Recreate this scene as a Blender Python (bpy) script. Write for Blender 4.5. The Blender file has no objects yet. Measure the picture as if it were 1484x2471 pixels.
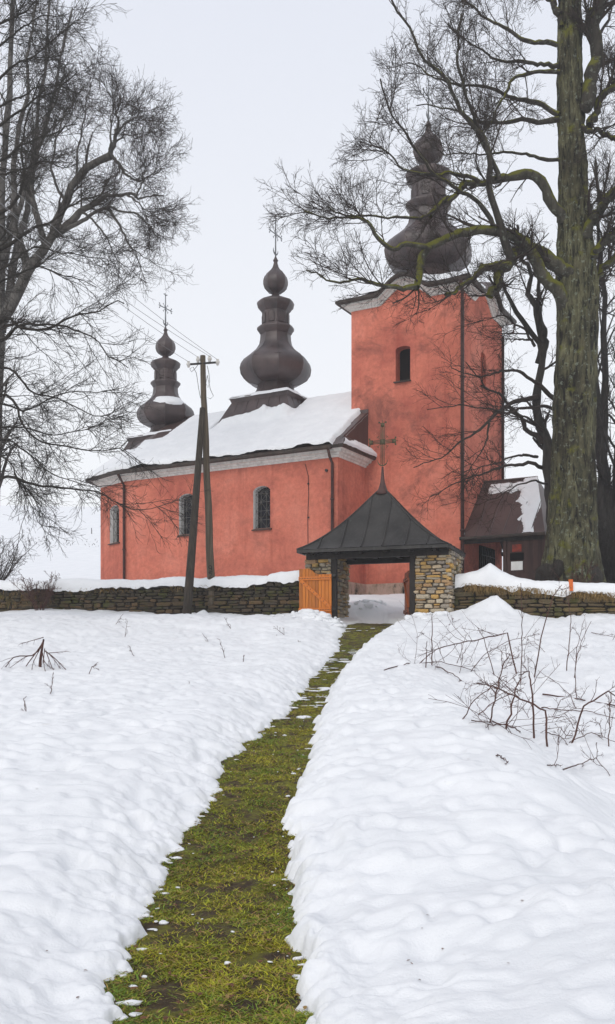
import bpy, bmesh, math, random
import numpy as np
from mathutils import Vector, Matrix

random.seed(7)
RNG = np.random.default_rng(11)
S = bpy.context.scene
COL = S.collection
R = math.radians

# ------------------------------------------------------------------ camera
EYE = 1.6
F, CX, HY = 2377.6, 742.0, 1603.8          # focal length, centre and horizon of the photograph, in picture units of 1484 x 2470
cam_d = bpy.data.cameras.new('camera')
cam = bpy.data.objects.new('camera', cam_d)
COL.objects.link(cam)
cam.location = (0, 0, EYE)
cam.rotation_euler = (R(90), 0, 0)
cam_d.sensor_fit = 'VERTICAL'
cam_d.sensor_height = 36.0
cam_d.lens = 36.0 * F / 2470.0
cam_d.shift_y = (HY - 1235.0) / 2470.0
cam_d.clip_start = 0.1
cam_d.clip_end = 3000
S.camera = cam

# ------------------------------------------------------------------ world, sun, exposure
SUN_EL, SUN_AZ = 38.0, 205.0               # azimuth clockwise from +Y
w = bpy.data.worlds.new('World'); S.world = w; w.use_nodes = True
nt = w.node_tree; nt.nodes.clear()
wo = nt.nodes.new('ShaderNodeOutputWorld'); bg = nt.nodes.new('ShaderNodeBackground')
sky = nt.nodes.new('ShaderNodeTexSky'); sky.sky_type = 'NISHITA'; sky.sun_disc = False
sky.sun_elevation = R(SUN_EL); sky.sun_rotation = R(SUN_AZ)
sky.dust_density = 8.0; sky.air_density = 1.0; sky.ozone_density = 1.0
hs = nt.nodes.new('ShaderNodeHueSaturation'); hs.inputs['Saturation'].default_value = 0.35
mx = nt.nodes.new('ShaderNodeMixRGB'); mx.inputs['Fac'].default_value = 0.8
tcw = nt.nodes.new('ShaderNodeTexCoord'); sxw = nt.nodes.new('ShaderNodeSeparateXYZ'); nt.links.new(tcw.outputs['Generated'], sxw.inputs[0])
rw = nt.nodes.new('ShaderNodeValToRGB'); rw.color_ramp.elements[0].position = 0.02; rw.color_ramp.elements[1].position = 0.60     # an even layer of cloud, whiter towards the horizon
rw.color_ramp.elements[0].color = (1.17, 1.185, 1.185, 1); rw.color_ramp.elements[1].color = (0.90, 0.94, 1.05, 1)
mw = nt.nodes.new('ShaderNodeMixRGB'); mw.blend_type = 'MULTIPLY'; mw.inputs[0].default_value = 1.0; mw.inputs[2].default_value = (10.2, 10.2, 10.2, 1)
nt.links.new(sxw.outputs['Z'], rw.inputs[0]); nt.links.new(rw.outputs[0], mw.inputs[1]); nt.links.new(mw.outputs[0], mx.inputs['Color2'])
nt.links.new(sky.outputs[0], hs.inputs['Color']); nt.links.new(hs.outputs[0], mx.inputs['Color1'])
nt.links.new(mx.outputs[0], bg.inputs['Color']); bg.inputs['Strength'].default_value = 0.1
nt.links.new(bg.outputs[0], wo.inputs['Surface'])
sd = bpy.data.lights.new('sun', 'SUN'); sd.energy = 0.9; sd.angle = R(25); sd.color = (1.0, 0.96, 0.9)
so = bpy.data.objects.new('sun', sd); COL.objects.link(so)
dv = Vector((math.sin(R(SUN_AZ)) * math.cos(R(SUN_EL)), math.cos(R(SUN_AZ)) * math.cos(R(SUN_EL)), math.sin(R(SUN_EL))))
so.rotation_euler = dv.to_track_quat('Z', 'Y').to_euler(); so.location = (-10, -20, 40)
vs = S.view_settings
vs.view_transform = 'Standard'; vs.look = 'None'; vs.exposure = 0.0; vs.gamma = 1.0; vs.use_curve_mapping = False
S.cycles.volume_bounces = 3; S.cycles.max_bounces = 8; S.cycles.diffuse_bounces = 4
S.cycles.transparent_max_bounces = 8

# ------------------------------------------------------------------ helpers
def tag(o, label=None, cat=None, group=None, kind=None):
    if label: o['label'] = label
    if cat: o['category'] = cat
    if group: o['group'] = group
    if kind: o['kind'] = kind
    return o

def empty(name, loc, label, cat, group=None):
    o = bpy.data.objects.new(name, None); COL.objects.link(o)
    o.location = loc; o.empty_display_size = 0.3
    return tag(o, label, cat, group)

def adopt(o, parent):
    if parent is not None:
        o.parent = parent
        if parent.type == 'EMPTY':
            o.matrix_parent_inverse = Matrix.Translation(-Vector(parent.location))
    return o

class MB:
    """collects vertices and faces in world space, builds one mesh object"""
    def __init__(s): s.v = []; s.f = []; s.mi = []
    def add(s, vs_, fs_, m=0):
        b = len(s.v); s.v += [tuple(p) for p in vs_]; s.f += [tuple(i + b for i in f) for f in fs_]; s.mi += [m] * len(fs_)
    def box(s, c, ax, ay, az, m=0):
        """c centre, ax ay az half vectors"""
        c, ax, ay, az = Vector(c), Vector(ax), Vector(ay), Vector(az)
        p = [c + i * ax + j * ay + k * az for k in (-1, 1) for j in (-1, 1) for i in (-1, 1)]
        s.add(p, [(0, 2, 3, 1), (4, 5, 7, 6), (0, 1, 5, 4), (2, 6, 7, 3), (0, 4, 6, 2), (1, 3, 7, 5)], m)
    def quad(s, a, b, c, d, m=0): s.add([a, b, c, d], [(0, 1, 2, 3)], m)
    def tube(s, pts, rad, n=8, m=0, cap=True):
        pts = [Vector(p) for p in pts]
        rad = list(rad) if hasattr(rad, '__len__') else [rad] * len(pts)
        vs_, fs_ = [], []
        for i, p in enumerate(pts):
            t = (pts[min(i + 1, len(pts) - 1)] - pts[max(i - 1, 0)]).normalized()
            ref = Vector((0, 0, 1)) if abs(t.z) < 0.9 else Vector((1, 0, 0))
            a = t.cross(ref).normalized(); b = t.cross(a)
            for k in range(n):
                q = 2 * math.pi * k / n
                vs_.append(p + rad[i] * (math.cos(q) * a + math.sin(q) * b))
        for i in range(len(pts) - 1):
            for k in range(n):
                fs_.append((i * n + k, i * n + (k + 1) % n, (i + 1) * n + (k + 1) % n, (i + 1) * n + k))
        if cap:
            fs_.append(tuple(range(n))[::-1]); e = (len(pts) - 1) * n; fs_.append(tuple(e + k for k in range(n)))
        s.add(vs_, fs_, m)
    def build(s, name, mats, parent=None, smooth=False, normals=True):
        me = bpy.data.meshes.new(name); me.from_pydata(s.v, [], s.f)
        for mm in (mats if isinstance(mats, (list, tuple)) else [mats]): me.materials.append(mm)
        if len(set(s.mi)) > 1: me.polygons.foreach_set('material_index', s.mi)
        if normals:
            bm = bmesh.new(); bm.from_mesh(me); bmesh.ops.recalc_face_normals(bm, faces=bm.faces); bm.to_mesh(me); bm.free()
        if smooth: me.polygons.foreach_set('use_smooth', [True] * len(me.polygons))
        o = bpy.data.objects.new(name, me); COL.objects.link(o)
        return adopt(o, parent)

def mesh_np(name, V, Fq, mat, parent=None, smooth=True, col=None):
    """fast mesh from numpy arrays; Fq is (n,3) or (n,4)"""
    V = np.asarray(V, dtype=np.float32); Fq = np.asarray(Fq, dtype=np.int32)
    me = bpy.data.meshes.new(name); k = Fq.shape[1]
    me.vertices.add(len(V)); me.vertices.foreach_set('co', V.ravel())
    me.loops.add(Fq.size); me.loops.foreach_set('vertex_index', Fq.ravel())
    me.polygons.add(len(Fq)); me.polygons.foreach_set('loop_start', np.arange(0, Fq.size, k, dtype=np.int32))
    me.update(calc_edges=True)
    if smooth: me.polygons.foreach_set('use_smooth', np.ones(len(Fq), dtype=bool))
    if col is not None:
        a = me.color_attributes.new('tint', 'FLOAT_COLOR', 'POINT')
        a.data.foreach_set('color', np.asarray(col, dtype=np.float32).ravel())
    me.materials.append(mat); me.validate()
    o = bpy.data.objects.new(name, me); COL.objects.link(o)
    return adopt(o, parent)

def at(x, y, Y):
    """a point of the photograph (units of 1484 x 2470) that stands Y metres away"""
    return Vector(((x - CX) * Y / F, Y, EYE + (HY - y) * Y / F))

# value noise -------------------------------------------------------
def _h(ix, iy, seed):
    n = (ix.astype(np.int64) * 374761393 + iy.astype(np.int64) * 668265263 + seed * 974711) & 0x7fffffff
    n = ((n ^ (n >> 13)) * 1274126177) & 0x7fffffff
    return ((n ^ (n >> 16)) & 0xffff) / 65535.0
def vnoise(x, y, seed=0):
    x = np.asarray(x, float); y = np.asarray(y, float)
    ix = np.floor(x); iy = np.floor(y); fx = x - ix; fy = y - iy
    fx = fx * fx * fx * (fx * (fx * 6 - 15) + 10); fy = fy * fy * fy * (fy * (fy * 6 - 15) + 10)
    a = _h(ix, iy, seed); b = _h(ix + 1, iy, seed); c = _h(ix, iy + 1, seed); d = _h(ix + 1, iy + 1, seed)
    return (a + (b - a) * fx) + ((c + (d - c) * fx) - (a + (b - a) * fx)) * fy - 0.5
def fbm(x, y, seed=0, oct=4):
    s = 0; a = 1.0
    for i in range(oct):
        s = s + a * vnoise(np.asarray(x) * 2 ** i + 17.3 * i, np.asarray(y) * 2 ** i - 9.1 * i, seed + i); a *= 0.5
    return s
def sstep(a, b, x):
    t = np.clip((np.asarray(x, float) - a) / (b - a), 0, 1); return t * t * (3 - 2 * t)

# ------------------------------------------------------------------ materials
def mat(name, rough=0.8, spec=0.3):
    m = bpy.data.materials.new(name); m.use_nodes = True
    b = m.node_tree.nodes['Principled BSDF']; b.inputs['Roughness'].default_value = rough
    b.inputs['Specular IOR Level'].default_value = spec
    return m, m.node_tree, b
def N(nt_, typ, **kw):
    n = nt_.nodes.new(typ)
    for k, v in kw.items():
        if hasattr(n, k): setattr(n, k, v)
        else: n.inputs[k.replace('_', ' ')].default_value = v
    return n
def ramp(nt_, src, stops):
    r = nt_.nodes.new('ShaderNodeValToRGB'); e = r.color_ramp.elements
    while len(e) < len(stops): e.new(0.5)
    for i, (p, c) in enumerate(stops): e[i].position = p; e[i].color = (*c, 1)
    nt_.links.new(src, r.inputs['Fac']); return r.outputs['Color']
def noise(nt_, scale, detail=5, rough=0.55, stretch=None, vec='Object', dist=0.0):
    tc = nt_.nodes.new('ShaderNodeTexCoord'); src = tc.outputs[vec]
    if stretch:
        mp = nt_.nodes.new('ShaderNodeMapping'); mp.inputs['Scale'].default_value = stretch
        nt_.links.new(src, mp.inputs['Vector']); src = mp.outputs['Vector']
    n = nt_.nodes.new('ShaderNodeTexNoise'); n.inputs['Scale'].default_value = scale
    n.inputs['Detail'].default_value = detail; n.inputs['Roughness'].default_value = rough
    n.inputs['Distortion'].default_value = dist
    nt_.links.new(src, n.inputs['Vector']); return n.outputs['Fac']
def mix(nt_, fac, a, b, mode='MIX'):
    m = nt_.nodes.new('ShaderNodeMixRGB'); m.blend_type = mode
    for k, v in ((0, fac), (1, a), (2, b)):
        if isinstance(v, (int, float)): m.inputs[k].default_value = v
        elif isinstance(v, tuple): m.inputs[k].default_value = (*v, 1)
        else: nt_.links.new(v, m.inputs[k])
    return m.outputs[0]
def bump(nt_, b, h, strength=0.4, dist=0.02):
    n = nt_.nodes.new('ShaderNodeBump'); n.inputs['Strength'].default_value = strength; n.inputs['Distance'].default_value = dist
    nt_.links.new(h, n.inputs['Height']); nt_.links.new(n.outputs[0], b.inputs['Normal'])
def setc(nt_, b, c): nt_.links.new(c, b.inputs['Base Color'])
def randomise(nt_, col, lo=0.7, hi=1.25):
    """every object its own brightness"""
    oi = nt_.nodes.new('ShaderNodeObjectInfo')
    mr = nt_.nodes.new('ShaderNodeMapRange'); mr.inputs['To Min'].default_value = lo; mr.inputs['To Max'].default_value = hi
    nt_.links.new(oi.outputs['Random'], mr.inputs['Value'])
    cb = nt_.nodes.new('ShaderNodeCombineColor')
    for i in range(3): nt_.links.new(mr.outputs[0], cb.inputs[i])
    return mix(nt_, 1.0, col, cb.outputs[0], 'MULTIPLY')

def simple(name, c1, c2, scale=6, rough=0.8, bs=0.3, bd=0.01, stretch=None, spec=0.3, metal=0.0, rnd=None, nscale=None):
    m, t, b = mat(name, rough, spec); b.inputs['Metallic'].default_value = metal
    n = noise(t, scale, 6, 0.6, stretch)
    c = ramp(t, n, [(0.3, c1), (0.7, c2)])
    if rnd: c = randomise(t, c, *rnd)
    setc(t, b, c)
    if bs: bump(t, b, noise(t, nscale or scale * 4, 5, 0.6, stretch), bs, bd)
    return m

M = {}
# snow
def snow_mat(name, specks=True):
    m, t, b = mat(name, 0.65, 0.25)
    c = ramp(t, noise(t, 1.3, 6, 0.6), [(0.3, (0.72, 0.735, 0.755)), (0.7, (0.80, 0.81, 0.825))])
    if specks:
        sp = ramp(t, noise(t, 38, 2, 0.6), [(0.755, (0, 0, 0)), (0.80, (0.9, 0.9, 0.9))])
        c = mix(t, sp, c, (0.30, 0.24, 0.19))
        dirt = ramp(t, noise(t, 2.7, 4, 0.7), [(0.66, (0, 0, 0)), (0.82, (0.35, 0.35, 0.35))])
        c = mix(t, dirt, c, (0.62, 0.55, 0.46))
    setc(t, b, c)
    b.inputs['Subsurface Weight'].default_value = 0.0
    g_ = t.nodes.new('ShaderNodeMath'); g_.operation = 'MULTIPLY_ADD'; g_.inputs[1].default_value = 0.28
    t.links.new(noise(t, 70, 4, 0.7), g_.inputs[0]); t.links.new(noise(t, 11, 8, 0.66), g_.inputs[2])
    bump(t, b, g_.outputs[0], 0.5, 0.028)
    return m
M['snow'] = snow_mat('snow')
M['snowclean'] = snow_mat('clean_snow', False)
# plaster
def plaster(name, streak, soot):
    m, t, b = mat(name, 0.9, 0.15)
    c = ramp(t, noise(t, 0.5, 8, 0.66), [(0.30, (0.40, 0.110, 0.078)), (0.5, (0.585, 0.180, 0.120)), (0.70, (0.66, 0.235, 0.165))])
    st = ramp(t, noise(t, 1.0, 6, 0.65, (2.6, 2.6, 0.16)), [(0.54, (0, 0, 0)), (0.74, (streak, streak, streak))])
    c = mix(t, st, c, (0.34, 0.080, 0.055))
    so_ = ramp(t, noise(t, 0.55, 9, 0.75, (1, 1, 1.3), dist=0.5), [(0.51, (0, 0, 0)), (0.66, (soot, soot, soot))])
    c = mix(t, so_, c, (0.19, 0.070, 0.055))
    fine = ramp(t, noise(t, 6, 8, 0.75), [(0.32, (0.80, 0.80, 0.80)), (0.68, (1.12, 1.12, 1.12))])
    c = mix(t, 1.0, c, fine, 'MULTIPLY')
    pale = ramp(t, noise(t, 8, 4, 0.65), [(0.73, (0, 0, 0)), (0.76, (0.6, 0.6, 0.6))])
    c = mix(t, pale, c, (0.68, 0.40, 0.33))
    # damp rising from the ground and splashes under the eaves, with ragged edges
    tc = t.nodes.new('ShaderNodeTexCoord'); sx = t.nodes.new('ShaderNodeSeparateXYZ'); t.links.new(tc.outputs['Object'], sx.inputs[0])
    ad = t.nodes.new('ShaderNodeMath'); ad.operation = 'MULTIPLY_ADD'; ad.inputs[1].default_value = 2.4
    t.links.new(noise(t, 1.3, 7, 0.7), ad.inputs[0]); t.links.new(sx.outputs['Z'], ad.inputs[2])
    mr = t.nodes.new('ShaderNodeMapRange'); mr.inputs['From Min'].default_value = 5.3; mr.inputs['From Max'].default_value = 6.7; mr.inputs['To Min'].default_value = 0.55; mr.inputs['To Max'].default_value = 0.0
    t.links.new(ad.outputs[0], mr.inputs['Value']); c = mix(t, mr.outputs[0], c, (0.30, 0.085, 0.062))
    setc(t, b, c); bump(t, b, noise(t, 24, 7, 0.7), 0.5, 0.014); return m
M['plaster'] = plaster('salmon_plaster', 0.55, 0.42); M['tower_plaster'] = plaster('tower_plaster', 0.9, 0.78)
# stained plinth
m, t, b = mat('stained_plinth', 0.9, 0.15)
c = ramp(t, noise(t, 3.0, 8, 0.75, (1, 1, 0.5)), [(0.35, (0.03, 0.028, 0.022)), (0.47, (0.30, 0.22, 0.17)), (0.6, (0.42, 0.30, 0.25)), (0.75, (0.40, 0.16, 0.12))])
setc(t, b, c); bump(t, b, noise(t, 12, 6, 0.7), 0.6, 0.03); M['plinth'] = m
M['white'] = simple('old_white_paint', (0.50, 0.48, 0.45), (0.76, 0.74, 0.70), 7, 0.85, 0.3, 0.01, (1, 1, 0.5))
M['jamb'] = simple('whitewashed_jamb', (0.72, 0.70, 0.68), (0.86, 0.85, 0.83), 9, 0.9, 0.3, 0.01)
M['brown_metal'] = simple('brown_sheet_metal', (0.045, 0.026, 0.023), (0.085, 0.052, 0.046), 1.6, 0.42, 0.15, 0.02, (1, 1, 0.4), 0.5)
M['dome_metal'] = simple('dome_sheet_metal', (0.030, 0.021, 0.021), (0.085, 0.058, 0.055), 1.7, 0.42, 0.35, 0.05, (1, 1, 0.6), 0.42, nscale=2.6)
M['gutter'] = simple('dark_gutter', (0.02, 0.016, 0.013), (0.06, 0.04, 0.03), 4, 0.5, 0.2)
M['pipe'] = simple('rust_brown_pipe', (0.04, 0.018, 0.015), (0.09, 0.04, 0.033), 5, 0.5, 0.2)
# gate roof
m, t, b = mat('slate_grey_sheet', 0.5, 0.28)
c = ramp(t, noise(t, 1.8, 6, 0.65), [(0.3, (0.015, 0.0135, 0.0125)), (0.7, (0.042, 0.039, 0.036))])
st = ramp(t, noise(t, 5.0, 5, 0.6, (3, 3, 0.3)), [(0.55, (0, 0, 0)), (0.8, (0.35, 0.35, 0.35))])
c = mix(t, st, c, (0.10, 0.10, 0.105))
li = ramp(t, noise(t, 16, 2, 0.5), [(0.77, (0, 0, 0)), (0.80, (0.8, 0.8, 0.8))])
c = mix(t, li, c, (0.20, 0.24, 0.21))
setc(t, b, c); bump(t, b, noise(t, 3, 3, 0.5), 0.25, 0.03); M['gate_roof'] = m
M['black_wood'] = simple('tarred_wood', (0.009, 0.007, 0.006), (0.028, 0.022, 0.018), 8, 0.7, 0.4, 0.01, (1, 1, 0.15))
M['board'] = simple('brown_board', (0.035, 0.017, 0.014), (0.06, 0.03, 0.024), 8, 0.7, 0.3, 0.01, (1, 1, 0.15), rnd=(0.8, 1.2))
M['orange_wood'] = simple('orange_varnished_wood', (0.38, 0.105, 0.008), (0.56, 0.18, 0.015), 5, 0.45, 0.25, 0.006, (4, 4, 0.35), 0.4, rnd=(0.72, 1.2))
M['orange_rail'] = simple('pale_orange_rail', (0.46, 0.125, 0.011), (0.60, 0.175, 0.017), 5, 0.45, 0.25, 0.006, (4, 4, 4), 0.4)
M['red_wood'] = simple('red_orange_wood', (0.22, 0.05, 0.014), (0.36, 0.095, 0.026), 5, 0.5, 0.25, 0.006, (4, 4, 0.35), 0.4, rnd=(0.8, 1.15))
M['iron'] = simple('dark_iron', (0.012, 0.011, 0.011), (0.03, 0.027, 0.025), 12, 0.5, 0.2, 0.004, None, 0.4)
M['grille'] = simple('grey_iron_grille', (0.07, 0.066, 0.06), (0.17, 0.16, 0.145), 14, 0.6, 0.2, 0.004)
M['gold'] = simple('tarnished_gilt', (0.035, 0.034, 0.018), (0.10, 0.078, 0.028), 9, 0.5, 0.3, 0.004, None, 0.5, 0.25)
M['cross'] = simple('grey_wrought_iron', (0.11, 0.12, 0.13), (0.22, 0.23, 0.24), 9, 0.5, 0.2, 0.004, None, 0.4)
m, t, b = mat('dark_glass', 0.12, 0.15); b.inputs['Base Color'].default_value = (0.012, 0.013, 0.02, 1); M['glass'] = m
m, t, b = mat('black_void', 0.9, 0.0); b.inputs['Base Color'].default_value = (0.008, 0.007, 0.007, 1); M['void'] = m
# stones
def stone_mat(name, cols, moss, wet=1.0):
    m, t, b = mat(name, 0.85, 0.25)
    oi = t.nodes.new('ShaderNodeObjectInfo')
    c = ramp(t, oi.outputs['Random'], [(i / (len(cols) - 1), k) for i, k in enumerate(cols)])
    n = ramp(t, noise(t, 5.0, 7, 0.7), [(0.25, (0.45, 0.45, 0.45)), (0.75, (1.35, 1.35, 1.35))])
    c = mix(t, 1.0, c, n, 'MULTIPLY')
    tc = t.nodes.new('ShaderNodeTexCoord'); ge = t.nodes.new('ShaderNodeNewGeometry')
    n2 = t.nodes.new('ShaderNodeTexNoise'); n2.inputs['Scale'].default_value = 3.5; n2.inputs['Detail'].default_value = 6
    t.links.new(ge.outputs['Position'], n2.inputs['Vector'])
    f = ramp(t, n2.outputs['Fac'], [(0.60 - moss * 0.12, (0, 0, 0)), (0.72 - moss * 0.06, (0.85, 0.85, 0.85))])
    c = mix(t, f, c, (0.055, 0.058, 0.012))
    setc(t, b, c); bump(t, b, noise(t, 9, 6, 0.65), 0.7, 0.02); return m
M['pillar_stone'] = stone_mat('pillar_stone', [(0.39, 0.29, 0.16), (0.55, 0.33, 0.10), (0.47, 0.42, 0.33), (0.31, 0.27, 0.22), (0.57, 0.49, 0.36), (0.43, 0.26, 0.12), (0.26, 0.23, 0.21), (0.52, 0.44, 0.31)], 0.0)
M['wall_stone'] = stone_mat('wall_stone', [(0.065, 0.048, 0.03), (0.10, 0.068, 0.036), (0.045, 0.038, 0.028), (0.13, 0.082, 0.04), (0.075, 0.06, 0.044), (0.055, 0.045, 0.03)], 0.75)
M['wall_stone_warm'] = stone_mat('wall_stone_warm', [(0.12, 0.085, 0.045), (0.17, 0.12, 0.05), (0.085, 0.07, 0.045), (0.15, 0.11, 0.06), (0.10, 0.085, 0.05)], 0.8)
M['core'] = simple('dark_earth_core', (0.012, 0.010, 0.007), (0.035, 0.027, 0.017), 9, 0.95, 0.6, 0.03)
M['mortar'] = simple('dirty_mortar', (0.10, 0.085, 0.065), (0.20, 0.17, 0.13), 14, 0.95, 0.6, 0.02)
M['pale_pole'] = simple('weathered_pole', (0.055, 0.042, 0.028), (0.135, 0.105, 0.074), 6, 0.85, 0.5, 0.01, (3, 3, 0.12))
M['dark_pole'] = simple('creosoted_pole', (0.020, 0.016, 0.012), (0.060, 0.048, 0.035), 6, 0.8, 0.5, 0.01, (3, 3, 0.12))
M['porcelain'] = simple('white_porcelain', (0.55, 0.52, 0.48), (0.7, 0.68, 0.64), 20, 0.3, 0.0, spec=0.5)
M['wire'] = simple('grey_wire', (0.12, 0.12, 0.12), (0.2, 0.2, 0.2), 3, 0.5, 0.0)
M['paper'] = simple('white_paper', (0.70, 0.69, 0.66), (0.8, 0.8, 0.78), 6, 0.8, 0.0)
M['red_paper'] = simple('red_poster', (0.30, 0.04, 0.02), (0.12, 0.03, 0.02), 9, 0.8, 0.0)
M['stake'] = simple('orange_stake', (0.55, 0.11, 0.02), (0.65, 0.16, 0.03), 6, 0.7, 0.0)
M['black_paint'] = simple('black_paint', (0.008, 0.008, 0.008), (0.015, 0.015, 0.015), 6, 0.8, 0.0)
# bark
def bark(name, c1, c2, moss=0.0, lich=0.0, sc=7.0, crack=False):
    m, t, b = mat(name, 0.9, 0.2)
    c = ramp(t, noise(t, sc, 7, 0.7, (1, 1, 0.22)), [(0.33, c1), (0.66, c2)])
    if crack:
        k_ = ramp(t, noise(t, 11, 6, 0.7, (1, 1, 0.16), dist=0.4), [(0.40, (1, 1, 1)), (0.50, (0, 0, 0))]); c = mix(t, k_, c, (0.010, 0.009, 0.007))
        big_ = ramp(t, noise(t, 0.9, 5, 0.65), [(0.35, (0.45, 0.42, 0.38)), (0.65, (1.2, 1.25, 1.05))]); c = mix(t, 1.0, c, big_, 'MULTIPLY')
    if lich:
        l = ramp(t, noise(t, 8, 4, 0.65), [(0.58, (0, 0, 0)), (0.66, (lich, lich, lich))]); c = mix(t, l, c, (0.26, 0.30, 0.24))
    if moss:
        tc = t.nodes.new('ShaderNodeTexCoord'); ge = t.nodes.new('ShaderNodeNewGeometry')
        sx = t.nodes.new('ShaderNodeSeparateXYZ'); t.links.new(ge.outputs['Normal'], sx.inputs[0])
        ad = t.nodes.new('ShaderNodeMath'); ad.operation = 'MULTIPLY_ADD'; ad.inputs[1].default_value = 0.35
        t.links.new(sx.outputs['Z'], ad.inputs[0]); t.links.new(noise(t, 2.2, 5, 0.65), ad.inputs[2])
        f = ramp(t, ad.outputs[0], [(0.60 - 0.15 * moss, (0, 0, 0)), (0.72 - 0.12 * moss, (0.92, 0.92, 0.92))])
        c = mix(t, f, c, (0.105, 0.105, 0.010))
    setc(t, b, c); bump(t, b, noise(t, sc * 2.2, 6, 0.7, (1, 1, 0.3)), 0.8, 0.03); return m
M['trunk'] = bark('linden_bark', (0.018, 0.017, 0.013), (0.140, 0.130, 0.082), 0.02, 0.40, 6, True)
M['limb'] = bark('mossy_limb', (0.022, 0.02, 0.016), (0.085, 0.078, 0.058), 1.0, 0.4)
M['bare_limb'] = bark('lichened_limb', (0.016, 0.014, 0.012), (0.055, 0.048, 0.038), 0.35, 0.35)
M['twig'] = bark('dark_twig', (0.022, 0.017, 0.014), (0.055, 0.042, 0.035))
M['grey_bark'] = bark('grey_bark', (0.045, 0.042, 0.038), (0.12, 0.11, 0.10))
M['dark_bark'] = bark('dark_bark', (0.014, 0.012, 0.010), (0.05, 0.044, 0.037))
M['stem'] = simple('red_brown_stem', (0.045, 0.017, 0.012), (0.10, 0.042, 0.03), 12, 0.6, 0.2, 0.004, (1, 1, 0.3))
M['straw'] = simple('dry_straw', (0.16, 0.10, 0.035), (0.30, 0.20, 0.075), 12, 0.85, 0.0)
M['deadleaf'] = simple('dead_leaf', (0.06, 0.028, 0.016), (0.17, 0.07, 0.028), 12, 0.7, 0.0)
m, t, b = mat('grass_blades', 0.6, 0.3)
va = t.nodes.new('ShaderNodeVertexColor'); va.layer_name = 'tint'; t.links.new(va.outputs[0], b.inputs['Base Color']); M['grass'] = m
m, t, b = mat('mossy_soil', 0.9, 0.25)
c = ramp(t, noise(t, 5, 7, 0.7), [(0.32, (0.028, 0.018, 0.012)), (0.46, (0.065, 0.045, 0.024)), (0.56, (0.12, 0.115, 0.018)), (0.72, (0.19, 0.185, 0.022))])
setc(t, b, c); bump(t, b, noise(t, 25, 7, 0.7), 0.9, 0.03); M['soil'] = m
M['step'] = simple('wet_dark_stone', (0.02, 0.014, 0.011), (0.065, 0.042, 0.032), 6, 0.5, 0.5, 0.02)

# ------------------------------------------------------------------ terrain
BY = np.array([-40, -5, 0, 4.4, 6.6, 9.1, 12.8, 17, 21.4, 26.8, 28.8, 31.4, 34.0, 36.5, 46, 60, 100, 150, 200, 260, 900])
BZ = np.array([-.6, -.2, -.06, 0, .10, .45, .75, 1.15, 1.75, 2.66, 2.80, 3.15, 3.70, 3.95, 4.05, 6.2, 14.0, 24.0, 31, 34, 35])
def pchip(xk, yk):
    h = np.diff(xk); d = np.diff(yk) / h; mk = np.zeros_like(yk)
    for i in range(1, len(xk) - 1):
        if d[i - 1] * d[i] > 0:
            w1 = 2 * h[i] + h[i - 1]; w2 = h[i] + 2 * h[i - 1]; mk[i] = (w1 + w2) / (w1 / d[i - 1] + w2 / d[i])
    mk[0] = d[0]; mk[-1] = d[-1]
    def f(x):
        x = np.clip(np.asarray(x, float), xk[0], xk[-1]); i = np.clip(np.searchsorted(xk, x) - 1, 0, len(h) - 1)
        t = (x - xk[i]) / h[i]
        return ((1 + 2 * t) * (1 - t) ** 2 * yk[i] + t * (1 - t) ** 2 * h[i] * mk[i] + t * t * (3 - 2 * t) * yk[i + 1] + t * t * (t - 1) * h[i] * mk[i + 1])
    return f
Bfun = pchip(BY, BZ)
# edges of the trodden path
EDG = [(2470, 275, 757), (2400, 300, 742), (2330, 285, 728), (2250, 345, 718), (2150, 365, 712), (2100, 388, 706), (2050, 420, 705), (2000, 442, 694),
       (1950, 488, 700), (1900, 512, 732), (1850, 535, 744), (1800, 588, 756), (1750, 652, 768), (1700, 705, 788), (1650, 742, 806), (1600, 790, 846),
       (1570, 812, 872), (1540, 822, 905), (1522, 828, 945), (1508, 828, 985)]
yy = np.linspace(3.5, 27.2, 1500); prow = HY - F * (Bfun(yy) - EYE) / yy
PY, PL, PR = [], [], []
for y_, l_, r_ in EDG:
    Yv = float(np.interp(-y_, -prow, yy)); PY.append(Yv); PL.append((l_ - CX) * Yv / F); PR.append((r_ - CX) * Yv / F)
PY = [-6.0, 2.5] + PY + [28.2, 29.2]; PL = [PL[0] - .3, PL[0] - .02] + PL + [PL[-1] + .2, PL[-1] + .55]; PR = [PR[0] - .25, PR[0] + .0] + PR + [PR[-1] - .05, PR[-1] - .4]
PY, PL, PR = map(np.array, (PY, PL, PR))
def path_d(X, Y):
    """distance outside the path edge (left, right); negative inside"""
    nz = 0.12 * vnoise(Y * 2.3, X * 0 + 3.1, 5) + 0.10 * vnoise(Y * 7.0, X * 2, 6) + 0.09 * vnoise(Y * 19.0, X * 14, 8)
    nz2 = 0.10 * vnoise(Y * 2.1, X * 0 + 8.1, 15) + 0.09 * vnoise(Y * 8.0, X * 2, 16) + 0.07 * vnoise(Y * 21.0, X * 14, 18)
    dl = np.interp(Y, PY, PL) - X + nz; dr = X - np.interp(Y, PY, PR) + nz2
    return dl, dr
def bump2(X, Y, x, y, rx, ry, h): return h * np.exp(-((X - x) / rx) ** 2 - ((Y - y) / ry) ** 2)
DENTS = [(random.uniform(-7, 7), random.uniform(4, 25)) for _ in range(150)]
DENTS = [(x, y, random.uniform(.03, .10), random.uniform(.03, .12), random.uniform(-.045, -.012)) for x, y in DENTS]
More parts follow.
